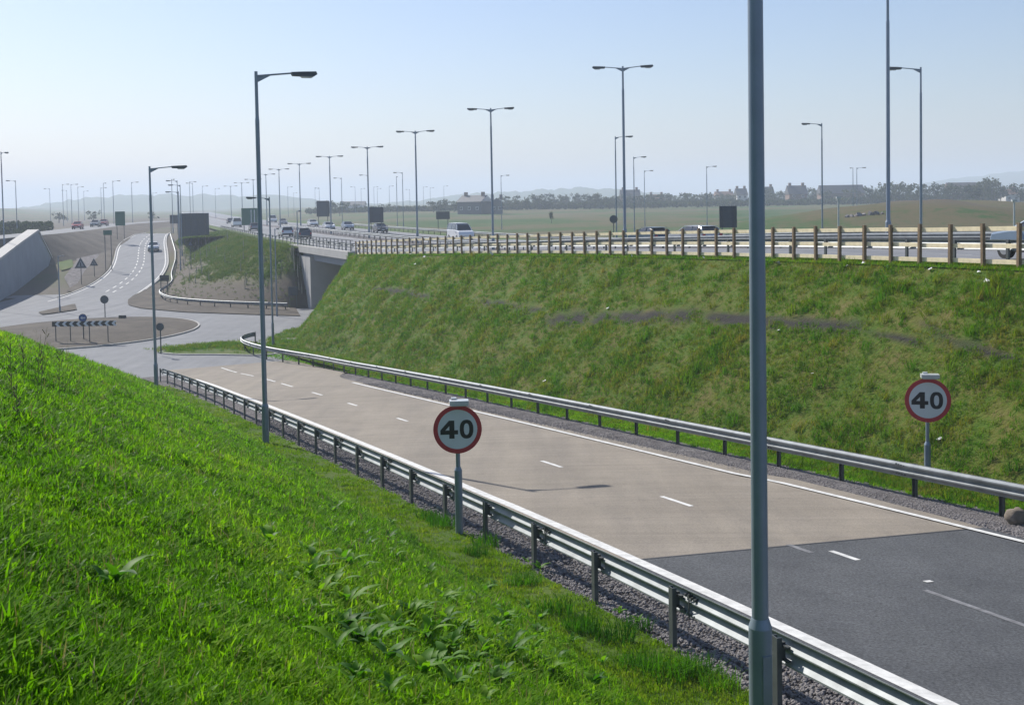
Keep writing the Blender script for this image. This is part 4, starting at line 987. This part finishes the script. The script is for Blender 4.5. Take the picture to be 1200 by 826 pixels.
house('dark roofed house with a white gable left of the third twin column', 556, 229, 32, 430, 'slate_roof', 'slate_roof', rz=-.5, side=True)
house('lower wing of the dark roofed house', 582, 232, 14, 424, 'slate_roof', 'slate_roof', gable=True)
house('pair of houses with chimneys behind the lamp columns', 738, 222.5, 22, 560, 'slate_roof', 'brickwall')
house('low long roofed house among the hedges', 769, 228, 17, 600, 'tile_roof', 'brickwall')
house('pale walled house peeping between trees', 848, 224.5, 20, 620, 'tile_roof', 'render_wall')
house('house with dark roof immediately left of the near column', 868, 221, 12, 560, 'slate_roof', 'render_wall')
house('house immediately right of the near column', 898, 219, 14, 560, 'slate_roof', 'brickwall')
house('house with two chimneys right of the near column', 933, 217.5, 21, 520, 'slate_roof', 'brickwall')
house('long dark barn roof in front of the trees', 985, 217, 50, 540, 'slate_roof', 'brickwall', barn=True)
house('white house on the far right between trees', 1182, 222, 16, 480, 'tile_roof', 'render_wall')
house('far building with pale roof on the left', 415, 236, 26, 600, 'slate_roof', 'render_wall', barn=True)
house('large pale shed roof below the right skyline hill', 1126, 214, 34, 620, 'tile_roof', 'render_wall', barn=True)

def tree_proto(label, seed, loc, H, Wd, bare_=False, src=None):
    r = random.Random(seed); t = thing('tree', label, 'tree', loc, 0, 'hazy trees beyond the field'); tr_ = MB().tube((0, 0, -.3), (0, 0, .42), .035, .025, 7)
    limbs = []
    for k in range(7):
        a = r.uniform(0, 2*PI); z = r.uniform(.3, .5); e = (math.cos(a)*r.uniform(.15, .35)*Wd, math.sin(a)*r.uniform(.15, .35)*Wd, z+r.uniform(.12, .35)); tr_.tube((0, 0, z-.08), e, .014, .006, 5); limbs.append(e)
    obj('trunk', tr_, M['bark'], t)
    cr_ = MB(); cl = [(math.cos(a)*q*Wd*.42, math.sin(a)*q*Wd*.42, r.uniform(.3, .86)) for a, q in [(r.uniform(0, 2*PI), r.uniform(.0, 1)**.6) for _ in range(16)]]
    for c in cl:
        cs = r.uniform(.09, .17)
        for k in range(26):
            v = np.array([r.gauss(0, 1), r.gauss(0, 1), r.gauss(0, .8)]); v /= np.linalg.norm(v); p = np.array(c)+v*cs*r.uniform(.6, 1.1)
            d1 = np.array([r.gauss(0, 1) for _ in range(3)]); d1 /= np.linalg.norm(d1); d2 = np.cross(d1, v); d2 /= (np.linalg.norm(d2)+1e-6); q = r.uniform(.03, .055)
            cr_.add([p-d1*q, p+d2*q*.8, p+d1*q, p-d2*q*.8], [(0, 1, 2, 3)])
    obj('crown', cr_, M['crown'], t); t.scale = (H, H, H); return t
protos = []
DESC = ['round crowned', 'broad', 'narrow', 'ragged', 'low', 'tall', 'squat', 'leaning', 'thin topped', 'dense', 'open', 'spreading', 'small', 'dark', 'pale', 'lopsided', 'flat topped', 'bushy']
def tlab(k, x, nm):
    same = [j for j, q in enumerate(tr_px) if q[3] == nm]; i = same.index(k); n = len(same); o_ = ['first', 'second', 'third', 'fourth', 'fifth', 'sixth', 'seventh', 'eighth', 'ninth', 'tenth', 'eleventh', 'twelfth', 'thirteenth', 'fourteenth', 'fifteenth', 'sixteenth', 'seventeenth'][i]
    return 'hazy tree '+nm+((', '+o_+' from the left there') if n > 1 else '')
tr_px = []
rt = random.Random(5)
def trow(x0, x1, n, ytf, Y, names, hpx=(9, 15)):
    for k in range(n): x = x0+(x1-x0)*(k+rt.uniform(.2, .8))/n; tr_px.append((x, ytf(x)+rt.uniform(-2, 3), Y+rt.uniform(-40, 60), names))
trow(372, 408, 5, lambda x: 234, 480, 'left of the fifth twin column')
trow(410, 500, 8, lambda x: 240, 520, 'behind the large grey sign')
trow(500, 540, 4, lambda x: 233, 470, 'left of the gabled house')
trow(585, 640, 6, lambda x: 228, 520, 'right of the gabled house')
trow(640, 735, 13, lambda x: 227, 540, 'in the hedgerow in the middle')
trow(750, 875, 17, lambda x: 225, 560, 'in the hedgerow behind the silver estate')
trow(895, 925, 4, lambda x: 222, 540, 'right of the near column')
trow(945, 1035, 11, lambda x: 219, 520, 'round the long barn')
trow(1035, 1110, 9, lambda x: 214, 500, 'behind the earth mound')
trow(1110, 1200, 12, lambda x: 214, 470, 'near the right edge')
trow(1150, 1170, 2, lambda x: 206, 460, 'near the right edge, taller')
trow(8, 60, 6, lambda x: 263, 215, 'behind the retaining wall')
trow(60, 190, 4, lambda x: 246, 420, 'on the low mound on the left')
trow(645, 648, 1, lambda x: 246, 210, 'alone in the open field')
for k, (x, yt, Y, nm) in enumerate(tr_px):
    P = at_y(x, yt, Y); z0 = zt(P[0], Y); H = max(2.2, P[2]-z0)*(.95 if yt > 240 else 1.0)
    if k < 5: protos.append(tree_proto(tlab(k, x, nm), 40+k, (P[0], Y, z0), H, rt.uniform(.9, 1.3))); protos[-1].rotation_euler.z = rt.uniform(0, 6)
    else:
        o = dup(protos[k % 5], (P[0], Y, z0), rt.uniform(0, 6), tlab(k, x, nm), 'hazy trees beyond the field', (H*rt.uniform(.8, 1.5)*(.7 if 'open field' in nm else 1),)*2+(H,))
# hedge masses and far woods
hb = MB()
def leafmass(mb_, x0, x1, Y, h, n, size):
    for _ in range(n):
        x = rt.uniform(x0, x1); yy = Y+rt.uniform(-6, 6); X_ = (x-600)/1350*yy; z0 = -3.9 if Y > 300 else -5.0
        z = z0+h*(rt.random()**.8)*(.7+.3*float(vnoise(X_, yy, 15.))); p = np.array((X_, yy, z)); d1 = np.array([rt.gauss(0, 1) for _ in range(3)]); d1 /= np.linalg.norm(d1); d2 = np.cross(d1, np.array([rt.gauss(0, 1) for _ in range(3)])); d2 /= np.linalg.norm(d2); q = size*rt.uniform(.5, 1.2)
        mb_.add([p-d1*q, p+d2*q, p+d1*q, p-d2*q], [(0, 1, 2, 3)])
leafmass(hb, 360, 1220, 500, 2.6, 9000, .8)
leafmass(hb, 560, 1220, 560, 3.8, 8000, .9)
leafmass(hb, -40, 62, 232, 3.0, 1500, .5)
o = obj('hedgerow', hb, M['crown']); o['kind'] = 'stuff'; o['label'] = 'dense hazy hedgerow across the far side of the field'; o['category'] = 'hedge'

# pile of pale rubble on the mound
rg = random.Random(8)
for k, (x, y, s_) in enumerate([(992, 234, .8), (998, 236, .7), (1006, 237, 1.), (1012, 235, .7), (1019, 238.5, 1.1), (1027, 239, 1.0), (1003, 240, .6), (1034, 240, .6)]):
    P = at_y(x, y, 160); zz = zt(P[0], 160); v, f_ = [], []
    bm_ = MB().tube((-.3*s_, 0, 0), (.3*s_, 0, .1), .45*s_, .3*s_, 6); o = obj('rubble_block', bm_, M['stone']); o.location = (P[0], 160, zz+.05); o.rotation_euler = (rg.uniform(0, 3), rg.uniform(0, 3), rg.uniform(0, 3))
    tag(o, 'pale block of rubble on the shoulder of the spoil mound', 'rubble', 'rubble on the spoil mound')

# ------------------------------------------------------------------ small things by the slip road
wm = MB().tube((0, 0, -.1), (0, 0, 1.0), .06, .05, 6).tube((0, 0, 1.0), (.05, 0, 1.9), .02, .01, 5).mesh('sapling', simple('tree_guard', (.30, .29, .22), .7))
rw_ = random.Random(4)
for k in range(44):
    i = rw_.randrange(16, 64); j = rw_.randrange(3, 19); q = E2[i, j]
    tag(link('sapling', wm, None, tuple(q), rw_.uniform(0, 6), (1, 1, rw_.uniform(.6, 1.3))), 'thin pale tree whip', 'sapling', 'tree whips on the far embankment')
def rock(label, loc, s, name='rock', m='rock', seed=1):
    r = np.random.default_rng(seed); import bmesh
    bm = bmesh.new(); bmesh.ops.create_icosphere(bm, subdivisions=3, radius=1.)
    for v in bm.verts:
        d = 1+.22*float(vnoise(v.co.x*1.3+seed, v.co.y*1.3+v.co.z, .8))+.08*float(vnoise(v.co.x*4, v.co.z*4+v.co.y*3, .8)); v.co = Vector((v.co.x*d*s[0], v.co.y*d*s[1], v.co.z*d*s[2]))
    me = bpy.data.meshes.new(name); bm.to_mesh(me); bm.free(); me.materials.append(M[m]); me.polygons.foreach_set('use_smooth', [True]*len(me.polygons))
    return tag(link(name, me, None, loc), label, 'rock')
P = at_h(1190, 606, -6.5); rock('brown boulder on the gravel beside the right barrier post', (P[0], P[1], -6.5), (.22, .2, .2))
for k, (x, y) in enumerate([(958, 430), (905, 392), (712, 368), (640, 452), (980, 312), (898, 312), (915, 306), (1012, 306), (1100, 505), (572, 300), (500, 303), (485, 310), (480, 302), (1160, 322), (1050, 318), (745, 300), (880, 470), (1132, 317), (1092, 320), (820, 306)]):
    Q = EMB.reshape(-1, 3); pr = [proj(q) if q[1] > 5 else (1e6, 1e6) for q in Q[::3]]; d = [abs(a-x)+abs(b-y) for a, b in pr]; q = Q[::3][int(np.argmin(d))]
    s_ = rg.uniform(.05, .11)*max(1., q[1]/40); o = obj('scrap_of_litter', MB().add([(-s_, 0, 0), (s_*.4, -s_*.8, .02), (s_*1.2, .1*s_, .03), (.2*s_, s_*.9, s_*.8), (-.5*s_, .5*s_, s_*1.1)], [(0, 1, 4), (1, 2, 3, 4), (0, 4, 3)]), M['litter'])
    o.location = (q[0], q[1], q[2]+.05); o.rotation_euler = (0, 0, rg.uniform(0, 6)); tag(o, 'small white scrap of litter lying on the embankment', 'litter', 'litter on the embankment')

# ------------------------------------------------------------------ grass
def clump(name, n, h, spread, wid, m, lean=.5, seed=0, curl=.6):
    r = random.Random(seed); mb_ = MB()
    for _ in range(n):
        a = r.uniform(0, 2*PI); q = spread*math.sqrt(r.random()); b = np.array([math.cos(a)*q, math.sin(a)*q, -.01]); az = r.uniform(0, 2*PI); L_ = h*r.uniform(.5, 1.15); ln = lean*r.uniform(.1, 1.1)
        d = np.array([math.cos(az), math.sin(az), 0]); s = np.array([-d[1], d[0], 0])*wid*r.uniform(.6, 1.3)/2
        p1 = b+np.array([0, 0, L_*.55])+d*L_*ln*.3; p2 = b+np.array([0, 0, L_*(.95-.3*ln*curl)])+d*L_*ln*.9
        mb_.add([b-s, b+s, p1-s*.85, p1+s*.85, p2], [(0, 1, 3, 2), (2, 3, 4)])
    o = bpy.data.objects.new(name, mb_.mesh(name, m)); return o
def leafy(name, n, L_, wid, m, seed=0):
    r = random.Random(seed); mb_ = MB()
    for _ in range(n): _leaf(mb_, r, L_, wid)
    return bpy.data.objects.new(name, mb_.mesh(name, m))
def _leaf(mb_, r, L_, wid, az=None, up_=None):
    az = r.uniform(0, 2*PI) if az is None else az; up_ = r.uniform(.35, 1.25) if up_ is None else up_; l = L_*r.uniform(.6, 1.15); w = wid*r.uniform(.75, 1.2); d = np.array([math.cos(az), math.sin(az), 0]); s = np.array([-d[1], d[0], 0]); pts = []
    p = np.array([0, 0, 0.]); th = up_
    for k, f in enumerate((.25, .7, 1., .95, .8, .5, .1)):
        row = (p-s*w*f/2+np.array([0, 0, .12*w*f]), p.copy(), p+s*w*f/2+np.array([0, 0, .12*w*f])); pts.append(row)
        p = p+(d*math.cos(th)+np.array([0, 0, math.sin(th)]))*l/6; th -= r.uniform(.05, .30)
    mb_.grid(pts)
cl = [clump('grass_clump', 18, .12, .10, .013, M['grass'], .7, 1), clump('grass_clump', 15, .09, .10, .017, M['grass'], 1.2, 2), clump('grass_clump', 10, .20, .07, .009, M['grass'], .6, 3)]
cl += [clump('verge_clump', 16, .09, .10, .012, M['grass_v'], 1.0, 7), clump('tussock', 130, .26, .20, .010, M['grass_d'], .9, 8, .9)]
lv = leafy('leaf_rosette', 6, .13, .045, M['leaf'], 4); lv2 = leafy('leaf_rosette', 5, .085, .04, M['leaf'], 5)
# scatter on the bank, denser near the camera
LBk, Lnk = LBank, LnBank
def bank_scatter(n, dens_pow, seed, dmin=.15, ymin=2.5, ymax=75, sc=(1, 1), face=True):
    r = np.random.default_rng(seed); out = []; tot = 0
    ni = BANK.shape[0]-1; nj = BANK.shape[1]-1
    A_ = BANK[:-1, :-1]; B_ = BANK[1:, :-1]; C_ = BANK[1:, 1:]; D_ = BANK[:-1, 1:]
    ctr = (A_+C_)/2; ar = np.linalg.norm(np.cross(B_-A_, D_-A_), axis=-1); dist = np.linalg.norm(ctr, axis=-1)
    px = PPX+F_*(ctr@RT)/(ctr@FW); py = PPY-F_*(ctr@UP)/(ctr@FW)
    w = ar/np.maximum(dist, 3.5)**dens_pow*((px > -160) & (px < 1330) & (py < 980) & (ctr[..., 1] > ymin) & (ctr[..., 1] < ymax))
    w = w.ravel()/w.sum(); c = r.choice(w.size, n, p=w); i, j = c//nj, c % nj; u, v = r.random(n), r.random(n)
    return A_[i, j]*((1-u)*(1-v))[:, None]+B_[i, j]*(u*(1-v))[:, None]+C_[i, j]*(u*v)[:, None]+D_[i, j]*((1-u)*v)[:, None]
def put(name, n, pw, seed, src, label, s0, s1, grow=.0, near_=None, **k):
    P = bank_scatter(n, pw, seed, **k)
    dl = np.min([np.hypot(P[:, 0]-q[0], P[:, 1]-q[1]) for q in LBk[::2]], axis=0)+.35*vnoise(P[:, 0], P[:, 1], .9)
    P = P[dl < 2.1] if near_ else P[dl > 1.7]
    if 'grass' in name: px_, py_ = proj(P); dn = np.exp(-((px_-540)/120)**2-((py_-765)/60)**2); P = P[np.random.default_rng(seed+7).random(len(P)) > .6*dn]
    n = len(P)
    r = np.random.default_rng(seed+50); dist = np.linalg.norm(P, axis=1)
    tall = .75+.55*(vnoise(P[:, 0]+9, P[:, 1], 1.1)*.5+.5)+.35*(vnoise(P[:, 0], P[:, 1], .5))
    dl = np.min([np.hypot(P[:, 0]-q[0], P[:, 1]-q[1]) for q in LBk[::2]], axis=0); tall *= .62+.38*sstep(.3, 2.5, dl)
    s = r.uniform(s0, s1, n)*tall*(1+grow*np.clip(dist-8, 0, 60)); rot = np.stack([r.normal(0, .12, n), r.normal(0, .12, n), r.uniform(0, 6.28, n)], 1)
    instancer(name, P, rot, s, src, label)
put('grass', 46000, 1.75, 1, cl[0], 'dense bright green grass on the near bank', .6, 1.15, .022)
put('grass', 60000, 1.6, 9, cl[3], 'short yellowish verge grass between bank and barrier', .6, 1.2, .02, near_=True)
put('grass', 46000, 1.75, 2, cl[1], 'bent grass blades on the near bank', .6, 1.2, .022)
put('grass', 9000, 1.75, 3, cl[2], 'taller wispy grass on the near bank', .5, 1.0, .012)
put('broadleaf_weeds', 22000, 1.6, 6, lv2, 'clover like leaves low in the bank grass', .5, 1.1, .03)
put('broadleaf_weeds', 11000, 1.5, 4, lv, 'small broad leaved weeds among the bank grass', .35, 1.0, .02)

M['straw'] = grass_mat('straw_blades', [(.3, (.22, .19, .08)), (.7, (.34, .30, .16))], .5, .3)
st_ = clump('straw_clump', 5, .16, .10, .007, M['straw'], 1.2, 12)
put('dry_grass', 5000, 1.6, 13, st_, 'dry straw coloured blades among the bank grass', .6, 1.2, .02)
# grass on the embankment
ce = [clump('turf_clump', 12, .20, .17, .022, M['grass_r'], 1.1, 21), clump('turf_clump', 9, .30, .14, .02, M['grass_r'], .9, 22)]
def emb_scatter(E, n, pw, seed, slate=None, zone=None):
    r = np.random.default_rng(seed); A_ = E[:-1, :-1]; B_ = E[1:, :-1]; C_ = E[1:, 1:]; D_ = E[:-1, 1:]; ctr = (A_+C_)/2; ar = np.linalg.norm(np.cross(B_-A_, D_-A_), axis=-1); dist = np.linalg.norm(ctr, axis=-1)
    w = ar/dist**pw*(ctr[..., 1] > 8); 
    if slate is not None: w = w*(1-.97*np.clip(slate[:-1, :-1]*1.3, 0, 1))
    w = w*(.35+.65*sstep(-.5, .3, vnoise(ctr[..., 0]*1., ctr[..., 1], 1.6)+.6*vnoise(ctr[..., 0], ctr[..., 2]*3, .7)))
    nj = E.shape[1]-1; w = w.ravel()/w.sum(); c = r.choice(w.size, n, p=w); i, j = c//nj, c % nj; u, v = r.random(n), r.random(n)
    P = A_[i, j]*((1-u)*(1-v))[:, None]+B_[i, j]*(u*(1-v))[:, None]+C_[i, j]*(u*v)[:, None]+D_[i, j]*((1-u)*v)[:, None]
    rot = np.stack([r.normal(0, .2, n), r.normal(0, .2, n), r.uniform(0, 6.28, n)], 1); return P, rot, r
for sd_, src, n, a, b in ((31, ce[0], 38000, .5, 1.0), (32, ce[1], 11000, .35, .9)):
    P, rot, r = emb_scatter(EMB, n, 1.0, sd_, SLATE); s = r.uniform(a, b, n)*(.8+.3*vnoise(P[:, 0], P[:, 1], 1.2))*(1+.012*np.clip(P[:, 1]-30, 0, 80)); instancer('grass', P, rot, s, src, 'rough olive grass on the right embankment')
tz_ = clump('olive_tussock', 34, .40, .2, .02, M['grass_r'], .9, 24); P, rot, r = emb_scatter(EMB, 900, .8, 36, SLATE); instancer('tall_weeds', P, rot, r.uniform(.5, 1.15, len(P)), tz_, 'taller weeds and tussocks scattered over the embankment')
P, rot, r = emb_scatter(E2, 22000, .5, 33, sl2.reshape(70, 26)); M['grass_e'] = grass_mat('sparse_grass', [(.25, (.05, .11, .015)), (.5, (.09, .14, .03)), (.78, (.17, .16, .07))], .3, .35); se_ = clump('sparse_clump', 10, .22, .16, .022, M['grass_e'], 1., 27); instancer('grass', P, rot, r.uniform(1., 1.8, len(P)), se_, 'sparse grass on the far embankment')
# verge behind the timber fence and strip at the crest and toe
def along(curve, n, o0, o1, seed, y0=12, y1=100, pw=1.):
    r = np.random.default_rng(seed); nn, _ = normals(curve); k = np.array([q[1] > y0 and q[1] < y1 for q in curve]); idn = np.where(k)[0][:-1]; w = 1/np.maximum(curve[idn, 1], 5)**pw; w /= w.sum(); i = r.choice(idn, n, p=w); f = r.random(n)[:, None]; o = r.uniform(o0, o1, n)[:, None]
    P = curve[i]*(1-f)+curve[i+1]*f; P[:, :2] += nn[i]*o; return P, np.stack([r.normal(0, .15, n), r.normal(0, .15, n), r.uniform(0, 6.28, n)], 1), r
P, rot, r = along(U, 7000, -.3, 1.3, 41); instancer('grass', P, rot, r.uniform(.5, 1.1, len(P)), ce[0], 'ragged green grass along the timber fence')
P, rot, r = along(U, 1500, -.35, -.1, 42); instancer('grass', P, rot, r.uniform(.6, 1.2, len(P)), cl[0], 'bright tufts at the foot of the timber fence')
P, rot, r = along(RB, 9000, .15, 1.3, 43, 12, 80); P[:, 2] += .12*np.clip((np.abs(r.uniform(0, 1, len(P)))), 0, 1)*0; instancer('grass', P, rot, r.uniform(.5, 1.0, len(P)), cl[0], 'fresh green grass behind the right crash barrier')
# loose stones on the gravel
import bmesh
bm = bmesh.new(); bmesh.ops.create_icosphere(bm, subdivisions=1, radius=.03)
for v in bm.verts: v.co *= 1+.3*(random.random()-.5); v.co.z *= .7
me = bpy.data.meshes.new('pebble'); bm.to_mesh(me); bm.free(); me.materials.append(M['stone']); peb = bpy.data.objects.new('pebble', me)
P, rot, r = along(LB, 22000, -.42, 1.4, 51, 7, 45, 1.3); instancer('gravel', P+np.array([0, 0, .005]), rot*3, r.uniform(.4, 1.2, len(P)), peb, 'loose grey stones under the left crash barrier', 'gravel')
P, rot, r = along(RB, 22000, -1.25, .3, 52, 12, 60, 1.3); instancer('gravel', P+np.array([0, 0, .0]), rot*3, r.uniform(.4, 1.25, len(P)), peb, 'loose grey stones under the right crash barrier', 'gravel')
# tufts on the splitter island
P0 = np.array([bp(*q) for q in [(200, 411), (240, 408), (275, 405), (305, 412)]]); r = np.random.default_rng(61); k = r.integers(0, 3, 900); f = r.random(900)[:, None]; P = P0[k]*(1-f)+P0[k+1]*f+np.stack([r.normal(0, .8, 900), r.normal(0, .9, 900), np.full(900, .1)], 1)
instancer('grass', P, np.stack([r.normal(0, .15, 900), r.normal(0, .15, 900), r.uniform(0, 6, 900)], 1), r.uniform(.8, 1.8, 900), ce[0], 'rough grass on the tongue between slip road and roundabout')

# dock plants: single big leaves
leafm = []
for k in range(4):
    r = random.Random(70+k); m_ = MB(); _leaf(m_, r, .22, .06, 0., [.8, 1.0, 1.2, 1.35][k]); leafm.append(m_.mesh('leaf', M['leaf'], True))
def bank_pt(x, y):
    pr = BK_px; d = np.abs(pr[0]-x)+np.abs(pr[1]-y); k = np.argmin(d); return BK[k]
BK = BANK.reshape(-1, 3); BK = BK[BK[:, 1] > 2.5]; BK_px = proj(BK)
rd0 = random.Random(23); docks = [(140, 720), (310, 645), (350, 700), (395, 600), (395, 780)]
while len(docks) < 88:
    x, y = rd0.gauss(555, 85), rd0.gauss(765, 48)
    if 610 < y < 828 and 370 < x < 760 and y > 640+.0*x and (y-600) > .45*(x-520): docks.append((x, y))
while len(docks) < 108: docks.append((rd0.uniform(360, 470), rd0.uniform(600, 700)))
rd = random.Random(17)
for k, (x, y) in enumerate(docks):
    q = bank_pt(x, y); s = rd.uniform(.75, 1.2); near_ = 'near the bottom edge' if y > 740 else ('in the middle of the near bank' if y > 620 else 'higher up the near bank')
    t = thing('dock_plant', 'broad leaved dock plant in the grass '+near_, 'plant', (q[0], q[1], q[2]+.09), rd.uniform(0, 6), 'dock plants '+near_)
    for j in range(rd.randint(6, 9)):
        o = link('leaf', leafm[rd.randrange(4)], t, (rd.uniform(-.03, .03), rd.uniform(-.03, .03), 0), j*2.4+rd.uniform(-.4, .4)); sc = s*rd.uniform(.6, 1.1); o.scale = (sc,)*3
tus = [(510, 612), (498, 606), (524, 616), (620, 688), (606, 684), (560, 655), (690, 745), (676, 738), (715, 750), (800, 800), (785, 803), (818, 797), (835, 806), (765, 770), (760, 735), (655, 715), (735, 790), (575, 640)]
for k, (x, y) in enumerate(tus):
    q = bank_pt(x, y); t = link('grass_tussock', cl[4].data, None, (q[0], q[1], q[2]-.02), rd.uniform(0, 6), (rd.uniform(1.0, 1.45),)*3); tag(t, 'dark green grass tussock standing proud of the verge', 'tussock', 'grass tussocks on the verge')
# tall dry weeds at the left
for k, (x, y, hp) in enumerate([(12, 475, 70), (25, 455, 65), (38, 470, 90), (55, 482, 90), (58, 450, 62), (30, 510, 60), (72, 478, 70), (8, 440, 45), (45, 430, 45), (80, 448, 50)]):
    q = bank_pt(x, y); D_ = q[1]; h = hp*D_/1350; t = thing('dry_weed', 'tall thin dead weed stalk standing at the left edge of the bank', 'weed', (q[0], q[1], q[2]), rd.uniform(0, 6), 'dead weed stalks at the left edge')
    bend = rd.uniform(-.12, .12); mb_ = MB().tube((0, 0, -.05), (bend*h*.4, 0, h*.6), .0045, .0035, 5).tube((bend*h*.4, 0, h*.6), (bend*h, 0, h), .0035, .0015, 5); obj('stem', mb_, M['weed'], t)
    tw = MB()
    for j in range(9):
        f = rd.uniform(.3, .98); a = rd.uniform(0, 6.28); L_ = h*rd.uniform(.06, .16); b = (bend*h*f, 0, h*f); e = (b[0]+math.cos(a)*L_*.5, math.sin(a)*L_*.5, b[2]+L_*.8); tw.tube(b, e, .002, .001, 4)
        for c in range(3): tw.box((e[0]-(e[0]-b[0])*c*.25, e[1]-(e[1]-b[1])*c*.25, e[2]-(e[2]-b[2])*c*.25), (.009, .009, .014), a)
    obj('seed_head', tw, M['weed'], t)['kind'] = 'stuff'

# each plant and faint column gets its own place in its row
ORD = [str(i_) for i_ in range(0)] or ['first', 'second', 'third', 'fourth', 'fifth', 'sixth', 'seventh', 'eighth', 'ninth', 'tenth', 'eleventh', 'twelfth', 'thirteenth', 'fourteenth', 'fifteenth', 'sixteenth', 'seventeenth', 'eighteenth', 'nineteenth', 'twentieth', 'twenty first', 'twenty second', 'twenty third', 'twenty fourth', 'twenty fifth']+['%s %s' % (a_, b_) for a_ in ('twenty', 'thirty', 'forty', 'fifty', 'sixty', 'seventy', 'eighty', 'ninety') for b_ in ('first', 'second', 'third', 'fourth', 'fifth', 'sixth', 'seventh', 'eighth', 'ninth')][5:]
bpy.context.view_layer.update()
for g_ in ('dock plants near the bottom edge', 'dock plants in the middle of the near bank', 'dock plants higher up the near bank', 'dead weed stalks at the left edge', 'rubble on the spoil mound', 'faint far lamp columns', 'grass tussocks on the verge', 'tree whips on the far embankment'):
    ob_ = sorted([o for o in C.objects if o.get('group') == g_ and o.parent is None], key=lambda o: o.location.x/o.location.y)
    short = {'dock plants near the bottom edge': 'broad leaved dock plant near the bottom edge', 'dock plants in the middle of the near bank': 'broad leaved dock plant in the middle of the bank', 'dock plants higher up the near bank': 'broad leaved dock plant higher up the bank', 'dead weed stalks at the left edge': 'tall thin dead weed stalk on the bank', 'grass tussocks on the verge': 'dark green grass tussock on the verge', 'tree whips on the far embankment': 'thin pale tree whip on the far embankment', 'rubble on the spoil mound': 'pale rubble block on the spoil mound', 'faint far lamp columns': 'faint far lamp column on the hazy skyline'}[g_]
    for i, o in enumerate(ob_): o['label'] = short+', '+ORD[i]+' from the left'

# ------------------------------------------------------------------ haze
hz_ = MB().box((0, 1500, 35), (9600, 8600, 98)); 
hm = bpy.data.materials.new('haze'); hm.use_nodes = True; nt = hm.node_tree; nt.nodes.clear(); out = nt.nodes.new('ShaderNodeOutputMaterial'); pv = nt.nodes.new('ShaderNodeVolumePrincipled')
pv.inputs['Density'].default_value = .0006; pv.inputs['Color'].default_value = (.76, .86, 1., 1); pv.inputs['Anisotropy'].default_value = .15
nt.links.new(pv.outputs[0], out.inputs['Volume'])
o = obj('haze', hz_, hm); o['kind'] = 'stuff'; o['label'] = 'pale blue haze lying over the fields'; o['category'] = 'haze'
